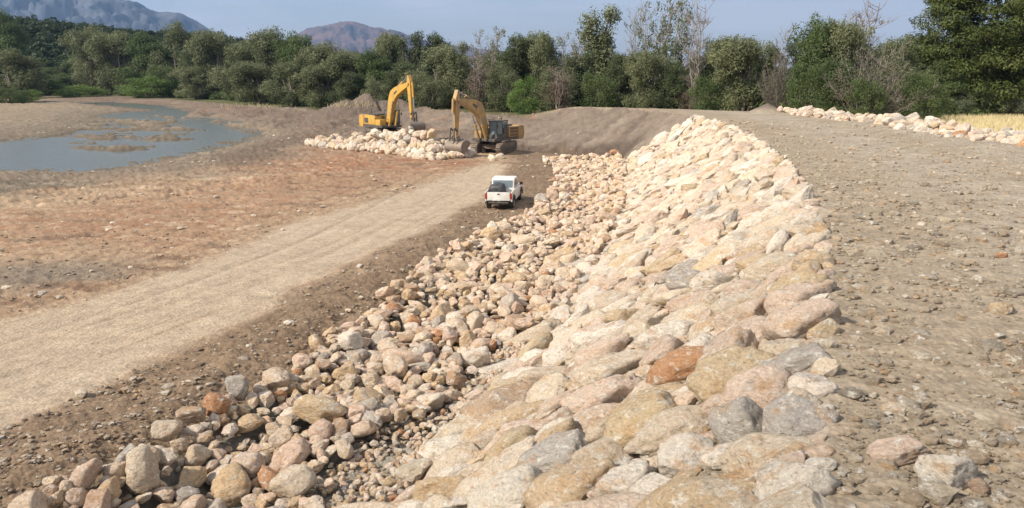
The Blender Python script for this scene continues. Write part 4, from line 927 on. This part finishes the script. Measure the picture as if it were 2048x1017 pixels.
def excavator(loc, yaw, under_yaw, boom_tip, stick_tip, bucket_rot, paint, label, plate_bucket):
    """machine faces +x; boom_tip and stick_tip are (x, z) in the plane of the boom"""
    root = empty('excavator', loc, yaw, label=label, category='excavator', group='excavators at work on the river bed')
    # undercarriage
    uc = PB(); uc.box((0, 0, .62), (2.4, 1.9, .42), .08).cyl((0, 0, .75), (0, 0, 1.18), .72)
    for sx in (-1, 1): uc.box((sx * .8, 0, .55), (.5, 2.7, .28), .05)
    u = uc.make('undercarriage', M_TRACK, root); u.rotation_euler = (0, 0, under_yaw)
    for sy in (-1, 1):
        R = .48; L = 1.75; prof = []
        for i in range(13): a = -math.pi / 2 + math.pi * i / 12; prof.append((L + R * math.cos(a), R + .04 + R * math.sin(a)))
        for i in range(13): a = math.pi / 2 + math.pi * i / 12; prof.append((-L + R * math.cos(a), R + .04 + R * math.sin(a)))
        t = PB().prism(prof, sy * 1.3 - .3, sy * 1.3 + .3, .02)
        n = 46; per = 4 * L + 2 * math.pi * R
        for i in range(n):
            s = per * i / n
            if s < 2 * L: x, z, a = -L + s, .03, 0
            elif s < 2 * L + math.pi * R: q_ = (s - 2 * L) / R - math.pi / 2; x, z, a = L + (R + .02) * math.cos(q_), R + .04 + (R + .02) * math.sin(q_), -(q_ + math.pi / 2)
            elif s < 4 * L + math.pi * R: x, z, a = L - (s - 2 * L - math.pi * R), 2 * R + .06, 0
            else: q_ = (s - 4 * L - math.pi * R) / R + math.pi / 2; x, z, a = -L + (R + .02) * math.cos(q_), R + .04 + (R + .02) * math.sin(q_), -(q_ + math.pi / 2)
            t.box((x, sy * 1.3, z), (.07, .66, .06), .01, (0, a, 0))
        tk = t.make('track', M_TRACK, u)
        f = PB().box((0, sy * 1.3, .52), (2.9, .64, .36), .05)
        for i in range(7): f.cyl((-1.4 + i * .466, sy * 1.3 - .33, .3), (-1.4 + i * .466, sy * 1.3 + .33, .3), .16, n=12)
        for sx in (-1, 1): f.cyl((sx * L, sy * 1.3 - .33, .52), (sx * L, sy * 1.3 + .33, .52), .3, n=16)
        f.make('track_frame', M_DGREY, tk)
    # upper structure
    PB().box((-.6, 0, 1.32), (5.0, 2.7, .28), .05).make('deck', M_DGREY, root)
    h = PB().prism([(-2.3, 1.47), (-2.3, 2.35), (-2.1, 2.55), (.15, 2.55), (.35, 2.35), (.35, 1.47)], -1.35, -.45, .05)
    h.prism([(-2.3, 1.47), (-2.3, 2.5), (-.6, 2.5), (-.6, 1.47)], -.44, 1.35, .05).box((.95, -.95, 1.78), (1.1, .8, .66), .06)
    hood = h.make('engine_housing', paint, root)
    PB().box((-1.45, -.1, 2.6), (1.3, 1.7, .14), .04).box((-.1, -.9, 2.6), (.8, .7, .08), .02).make('engine_hood', M_DGREY, root)
    PB().prism([(-3.25, 1.25), (-3.35, 1.7), (-3.3, 2.4), (-3.1, 2.55), (-2.32, 2.55), (-2.32, 1.2), (-3.0, 1.15)], -1.38, 1.38, .08).make('counterweight', paint, root)
    for i, z in enumerate((1.68, 2.0, 2.3)):
        PB().box((-1.5, 1.37, z), (1.35, .05, .22), .01).make('vent_grille', M_RUST, hood)
    PB().box((-1.6, -1.37, 1.95), (.85, .05, .55), .02).make('vent_grille', M_DGREY, hood)
    PB().cyl((-1.9, -.5, 2.6), (-1.9, -.5, 3.25), .07).cyl((-1.9, -.5, 3.2), (-2.05, -.5, 3.38), .07).make('exhaust_pipe', M_DGREY, root)
    r_ = PB()
    for (a, b) in (((1.4, -1.3, 2.1), (1.4, -1.3, 2.95)), ((.4, -1.3, 2.5), (.4, -1.3, 3.1)), ((1.4, -1.3, 2.95), (.4, -1.3, 3.1)), ((.4, -1.3, 3.1), (-1.9, -1.3, 3.1)), ((-1.9, -1.3, 3.1), (-1.9, -1.3, 2.5)), ((-.8, -1.3, 3.1), (-.8, -1.3, 2.5))): r_.cyl(a, b, .025, n=8)
    r_.make('handrail', M_DGREY, root)
    # cab
    cb = PB(); x0, x1, y0, y1, z0, z1 = -.35, 1.5, .42, 1.38, 1.47, 3.12
    cb.box(((x0 + x1) / 2, (y0 + y1) / 2, 1.66), (x1 - x0, y1 - y0, .38), .04).box((-.02, (y0 + y1) / 2, 2.3), (.66, y1 - y0 - .02, .95), .03)
    for (x, y) in ((x1 - .05, y0 + .05), (x1 - .05, y1 - .05), (x0 + .05, y0 + .05), (x0 + .05, y1 - .05), (.55, y1 - .05), (.55, y0 + .05)): cb.box((x, y, 2.3), (.09, .09, 1.55), .02)
    cab = cb.make('cab', M_DGREY, root)
    PB().box(((x0 + x1) / 2, (y0 + y1) / 2, z1), (x1 - x0 + .08, y1 - y0 + .06, .12), .05).make('roof', M_DGREY, cab)
    PB().box((x1 - .04, (y0 + y1) / 2, 2.4), (.02, .76, 1.3), 0).make('windscreen', M_GLASS, cab)
    PB().box((1.02, y1 - .04, 2.45), (.84, .02, 1.15), 0).make('door_window', M_GLASS, cab); PB().box((.1, y1 - .02, 2.72), (.66, .02, .6), 0).make('rear_side_window', M_GLASS, cab)
    PB().box((.6, y0 + .03, 2.5), (1.6, .02, 1.0), 0).make('inner_window', M_GLASS, cab)
    PB().box((.45, .9, 2.0), (.5, .5, .3), .05).box((.25, .9, 2.35), (.14, .48, .7), .05).make('seat', M_BLACK, cab)
    PB().box((1.62, 1.5, 2.7), (.05, .16, .3), .02).cyl((1.5, 1.4, 2.85), (1.62, 1.5, 2.8), .015, n=8).make('mirror', M_BLACK, cab)
    # boom
    fx, fz = 1.25, 1.75; tx, tz_ = boom_tip; ch = math.hypot(tx - fx, tz_ - fz); an = math.atan2(tz_ - fz, tx - fx)
    mid = [(0, 0, .26), (.10, .035, .38), (.25, .12, .50), (.40, .19, .60), (.50, .205, .62), (.62, .18, .54), (.8, .10, .42), (.93, .03, .30), (1.0, 0, .22)]
    def bp(t, o): return (fx + ch * (t * math.cos(an) - o * math.sin(an)), fz + ch * (t * math.sin(an) + o * math.cos(an)))
    top = [bp(t, o + w / ch) for t, o, w in mid]; bot = [bp(t, o - w / ch) for t, o, w in mid]
    boom = PB().prism(bot + top[::-1], -.26, .26, .03).cyl((fx, -.36, fz), (fx, .36, fz), .16).cyl((tx, -.34, tz_), (tx, .34, tz_), .15).make('boom', paint, root)
    mk = PB(); 
    for sy in (-1, 1):
        p = bp(.60, .17); mk.box((p[0], sy * .268, p[1]), (.75, .012, .22), 0, (0, -an + .25, 0))
    mk.make('dark_panel', M_DGREY, boom)
    e = bp(.46, .10)
    for sy in (-1, 1):
        a = Vector((fx + .75, sy * .42, fz - .35)); b = Vector((e[0], sy * .42, e[1])); m_ = a.lerp(b, .58); c = PB().cyl(a, m_, .12).make('boom_cylinder', paint, boom); PB().cyl(m_, b, .06).make('rod', M_CHROME, c)
    hs = PB()
    for sy in (-.12, -.04, .05, .13):
        pts = [bp(t, o + w / ch + .06 / ch) for t, o, w in mid]
        for p0, p1 in zip(pts[:-1], pts[1:]): hs.cyl((p0[0], sy, p0[1]), (p1[0], sy, p1[1]), .028, n=6)
        last = pts[-1]; hs.cyl((last[0], sy, last[1]), (tx + .55, sy, tz_ - .3), .028, n=6)
    hs.make('hydraulic_hose', M_BLACK, boom)
    # stick
    sx_, sz_ = stick_tip; d = Vector((sx_ - tx, 0, sz_ - tz_)); sl = d.length; d.normalize(); nrm = Vector((-d.z, 0, d.x)) ; nrm = nrm if nrm.x > 0 else -nrm
    P0 = Vector((tx, 0, tz_))
    def sp(t, o): v = P0 + d * t + nrm * o; return (v.x, v.z)
    prof = [sp(-.95, .10), sp(-.9, -.12), sp(0, -.30), sp(.5, -.30), sp(sl + .1, -.16), sp(sl + .15, .12), sp(.5, .34), sp(-.2, .36)]
    stick = PB().prism(prof, -.2, .2, .03).cyl((*[P0.x, -.28, P0.z],), (P0.x, .28, P0.z), .16).make('stick', paint, root)
    a = Vector((*bp(.52, .27)[:1], 0, bp(.52, .27)[1])); s_ = sp(-.85, 0); b = Vector((s_[0], 0, s_[1])); m_ = a.lerp(b, .6); c = PB().cyl(a, m_, .13).make('stick_cylinder', paint, stick); PB().cyl(m_, b, .065).make('rod', M_CHROME, c)
    s0 = sp(-.1, .55); s1 = sp(sl - .75, .48); a = Vector((s0[0], 0, s0[1])); b = Vector((s1[0], 0, s1[1])); m_ = a.lerp(b, .5); c = PB().cyl(a, m_, .12).make('bucket_cylinder', paint, stick); PB().cyl(m_, b, .065).make('rod', M_CHROME, c)
    lk = PB(); s2 = sp(sl - .5, 0); s3 = sp(sl + .45, .55)
    for sy in (-1, 1): lk.cyl((s1[0], sy * .24, s1[1]), (s2[0], sy * .24, s2[1]), .07, n=10).cyl((s1[0], sy * .22, s1[1]), (s3[0], sy * .22, s3[1]), .08, n=10)
    lk.make('linkage', M_DGREY, stick)
    # bucket: a curved shell, open to one side
    bk = PB(); outer = []; 
    for i in range(10): a = math.radians(-70 + 235 * i / 9); outer.append((.78 * math.cos(a), .62 * math.sin(a)))
    inner = [(x * .93, z * .92) for x, z in outer]
    bk.prism(outer + inner[::-1], -.95, .95, 0)
    for sy in (-1, 1): bk.prism(outer, sy * .95 - .03, sy * .95 + .03, 0)
    for sy in (-1, 1): bk.prism([(-.1, .55), (.35, .55), (.45, 1.0), (.2, 1.12), (-.05, .95)], sy * .28 - .04, sy * .28 + .04, 0)
    B_ = bk.make('bucket', M_STEEL, stick)
    te = PB()
    lx, lz = outer[0]
    for i in range(5): te.prism([(lx - .02, lz + .08), (lx + .02, lz - .06), (lx - .34, lz - .10)], -.8 + i * .4 - .07, -.8 + i * .4 + .07, 0)
    te.make('teeth', M_WORN, B_)
    if plate_bucket: PB().box((-.76, 0, .18), (.03, 1.9, .7), .01, (0, .15, 0)).make('side_plate', M_WORN, B_)
    else: PB().box((-.40, 0, .60), (.10, 1.86, .10), .01).make('worn_lip', M_WORN, B_)
    pv = Vector((.2, 0, 1.0)); Rm = Matrix.Rotation(bucket_rot, 4, 'Y'); tgt = Vector((sx_, 0, sz_)); B_.matrix_local = Matrix.Translation(tgt) @ Rm @ Matrix.Translation(-pv)
    return root
p = atz(985, 303); 
excavator((-1.75, 80.5, tz(-1.75, 80.5) + .02), math.atan2(-math.cos(math.radians(34)), -math.sin(math.radians(34))), math.radians(14), (6.0, 5.25), (6.3, 1.95), math.radians(8), M_YEL2,
          'dusty yellow excavator at the right, its bucket lowered beside the rock pile', False)
excavator((-15.2, 96, tz(-15.2, 96) + .02), math.atan2(-math.cos(math.radians(40)), math.sin(math.radians(40))), math.radians(-12), (5.9, 6.25), (6.3, 2.4), math.radians(-35), M_YEL,
          'bright yellow excavator at the left, raised boom, behind the rock pile', True)

# ---- pickup
def pickup(loc, yaw):
    """faces +x, rear at -x"""
    root = empty('pickup_truck', loc, yaw, label='white double cab pickup truck parked on the dirt track, seen from behind', category='pickup truck')
    b = PB()
    b.prism([(-2.5, .55), (-2.5, 1.12), (-.95, 1.14), (-.95, .5), (-1.25, .42), (-1.3, .72), (-1.55, .92), (-1.85, .92), (-2.1, .72), (-2.15, .5)], .80, .86, .01)
    b.prism([(-2.5, .55), (-2.5, 1.12), (-.95, 1.14), (-.95, .5), (-1.25, .42), (-1.3, .72), (-1.55, .92), (-1.85, .92), (-2.1, .72), (-2.15, .5)], -.86, -.80, .01)
    b.box((-1.72, 0, .62), (1.5, 1.6, .06), .01).box((-.92, 0, .88), (.05, 1.6, .52), .01)
    b.prism([(-.9, .42), (-.9, 1.1), (1.05, 1.12), (1.3, 1.10), (2.3, 1.0), (2.5, .9), (2.52, .5), (2.2, .42), (2.15, .7), (1.95, .88), (1.6, .88), (1.35, .7), (1.3, .42)], -.86, .86, .03)
    body = b.make('body', M_WHITE, root)
    c = PB(); c.prism([(-.9, 1.1), (-.72, 1.66), (-.6, 1.72), (.55, 1.72), (.72, 1.66), (1.25, 1.12)], -.74, .74, .05); cab = c.make('cab', M_WHITE, root)
    PB().box((-.835, 0, 1.40), (.03, 1.28, .42), .01, (0, .31, 0)).make('rear_window', M_GLASS, cab)
    PB().box((1.0, 0, 1.42), (.03, 1.3, .56), .01, (0, -.765, 0)).make('windscreen', M_GLASS, cab)
    for sy in (-1, 1):
        PB().prism([(-.62, 1.16), (-.5, 1.6), (-.02, 1.62), (-.02, 1.16)], sy * .742 - .006, sy * .742 + .006, 0).make('rear_door_window', M_GLASS, cab)
        PB().prism([(.06, 1.16), (.06, 1.62), (.55, 1.6), (.98, 1.16)], sy * .742 - .006, sy * .742 + .006, 0).make('front_door_window', M_GLASS, cab)
        PB().box((.85, sy * 1.0, 1.22), (.08, .2, .18), .03).cyl((.85, sy * .82, 1.15), (.85, sy * .95, 1.18), .02, n=8).make('mirror', M_BLACK, root)
        PB().box((-2.49, sy * .80, .88), (.06, .13, .36), .02).make('tail_light', M_RED, body)
        for x in (-1.7, 1.75):
            w = PB().cyl((x, sy * .87, .36), (x, sy * .63, .36), .36, n=28).make('wheel', M_BLACK, root); PB().cyl((x, sy * .885, .36), (x, sy * .8, .36), .2, n=20).make('rim', M_WORN, w)
            f = PB(); prof = [(x + .47 * math.cos(a), .40 + .47 * math.sin(a)) for a in np.linspace(-.1, math.pi + .1, 12)] + [(x + .40 * math.cos(a), .40 + .40 * math.sin(a)) for a in np.linspace(math.pi + .1, -.1, 12)]
            f.prism(prof, sy * .80, sy * .93, 0); f.make('fender_flare', M_BLACK, root)
    t = PB().box((-2.52, 0, .87), (.05, 1.44, .50), .015).make('tailgate', M_WHITE, root); PB().box((-2.55, 0, 1.0), (.02, .16, .08), .01).make('emblem', M_DGREY, t)
    PB().box((-2.55, .1, .67), (.015, .5, .11), 0).make('number_plate', M_PLATE, t)
    PB().box((-2.56, 0, .50), (.12, 1.3, .10), .03).cyl((-2.6, 0, .45), (-2.75, 0, .45), .03).make('rear_bumper', M_DGREY, root)
    PB().box((-1.2, .3, .45), (2.6, .1, .14), .01).box((-1.2, -.3, .45), (2.6, .1, .14), .01).cyl((-1.7, -.7, .36), (-1.7, .7, .36), .07).cyl((1.75, -.7, .36), (1.75, .7, .36), .06).box((-2.2, 0, .42), (.5, .9, .1), .02).make('chassis', M_DGREY, root)
    return root
PX, PY = -.45, 49.0
zt = tz(PX, PY); yw = math.pi / 2 - math.radians(8)
pk_ = pickup((PX, PY, zt - .02), yw)
r_ = np.random.RandomState(3); v, f = ico(4); e = fbm(v[:, 0] * 1.6, v[:, 1] * 1.6, v[:, 2] * 1.6, octv=4)
vb = np.sign(v) * np.abs(v) ** .7; P = vb * (1 + .42 * e - .2 * np.abs(fbm(v[:, 0] * 3, v[:, 1] * 3, v[:, 2] * 3, octv=3)))[:, None] * np.array((.5, .52, .52)); P[:, 2] = np.maximum(P[:, 2], -.3) + .32
tp = link('tarpaulin_bundle', npmesh('tarpaulin_bundle', P, f, None, True, M_TARP), label='black tarpaulin bundle heaped in the bed of the white pickup', category='tarpaulin')
c_, s_ = math.cos(yw), math.sin(yw); tp.location = (PX + c_ * -1.35 - s_ * .22, PY + s_ * -1.35 + c_ * .22, zt + .64); tp.rotation_euler = (0, 0, yw)
pk_.scale = (.98, .92, .98)

# ============================================================ air
hz_bm = bmesh.new(); bmesh.ops.create_cube(hz_bm, size=1); bmesh.ops.scale(hz_bm, vec=(24000, 24000, 1100), verts=hz_bm.verts); bmesh.ops.translate(hz_bm, vec=(0, 0, 1100 / 2 - 30), verts=hz_bm.verts)
me = bpy.data.meshes.new('haze'); hz_bm.to_mesh(me); hz_bm.free(); mt = bpy.data.materials.new('haze'); mt.use_nodes = True; mt.node_tree.nodes.clear()
vo = mt.node_tree.nodes.new('ShaderNodeVolumePrincipled'); out = mt.node_tree.nodes.new('ShaderNodeOutputMaterial'); vo.inputs['Color'].default_value = (.34, .56, .98, 1); vo.inputs['Density'].default_value = 9e-5; vo.inputs['Anisotropy'].default_value = .2
mt.node_tree.links.new(vo.outputs['Volume'], out.inputs['Volume']); me.materials.append(mt); link('haze', me, kind='stuff')
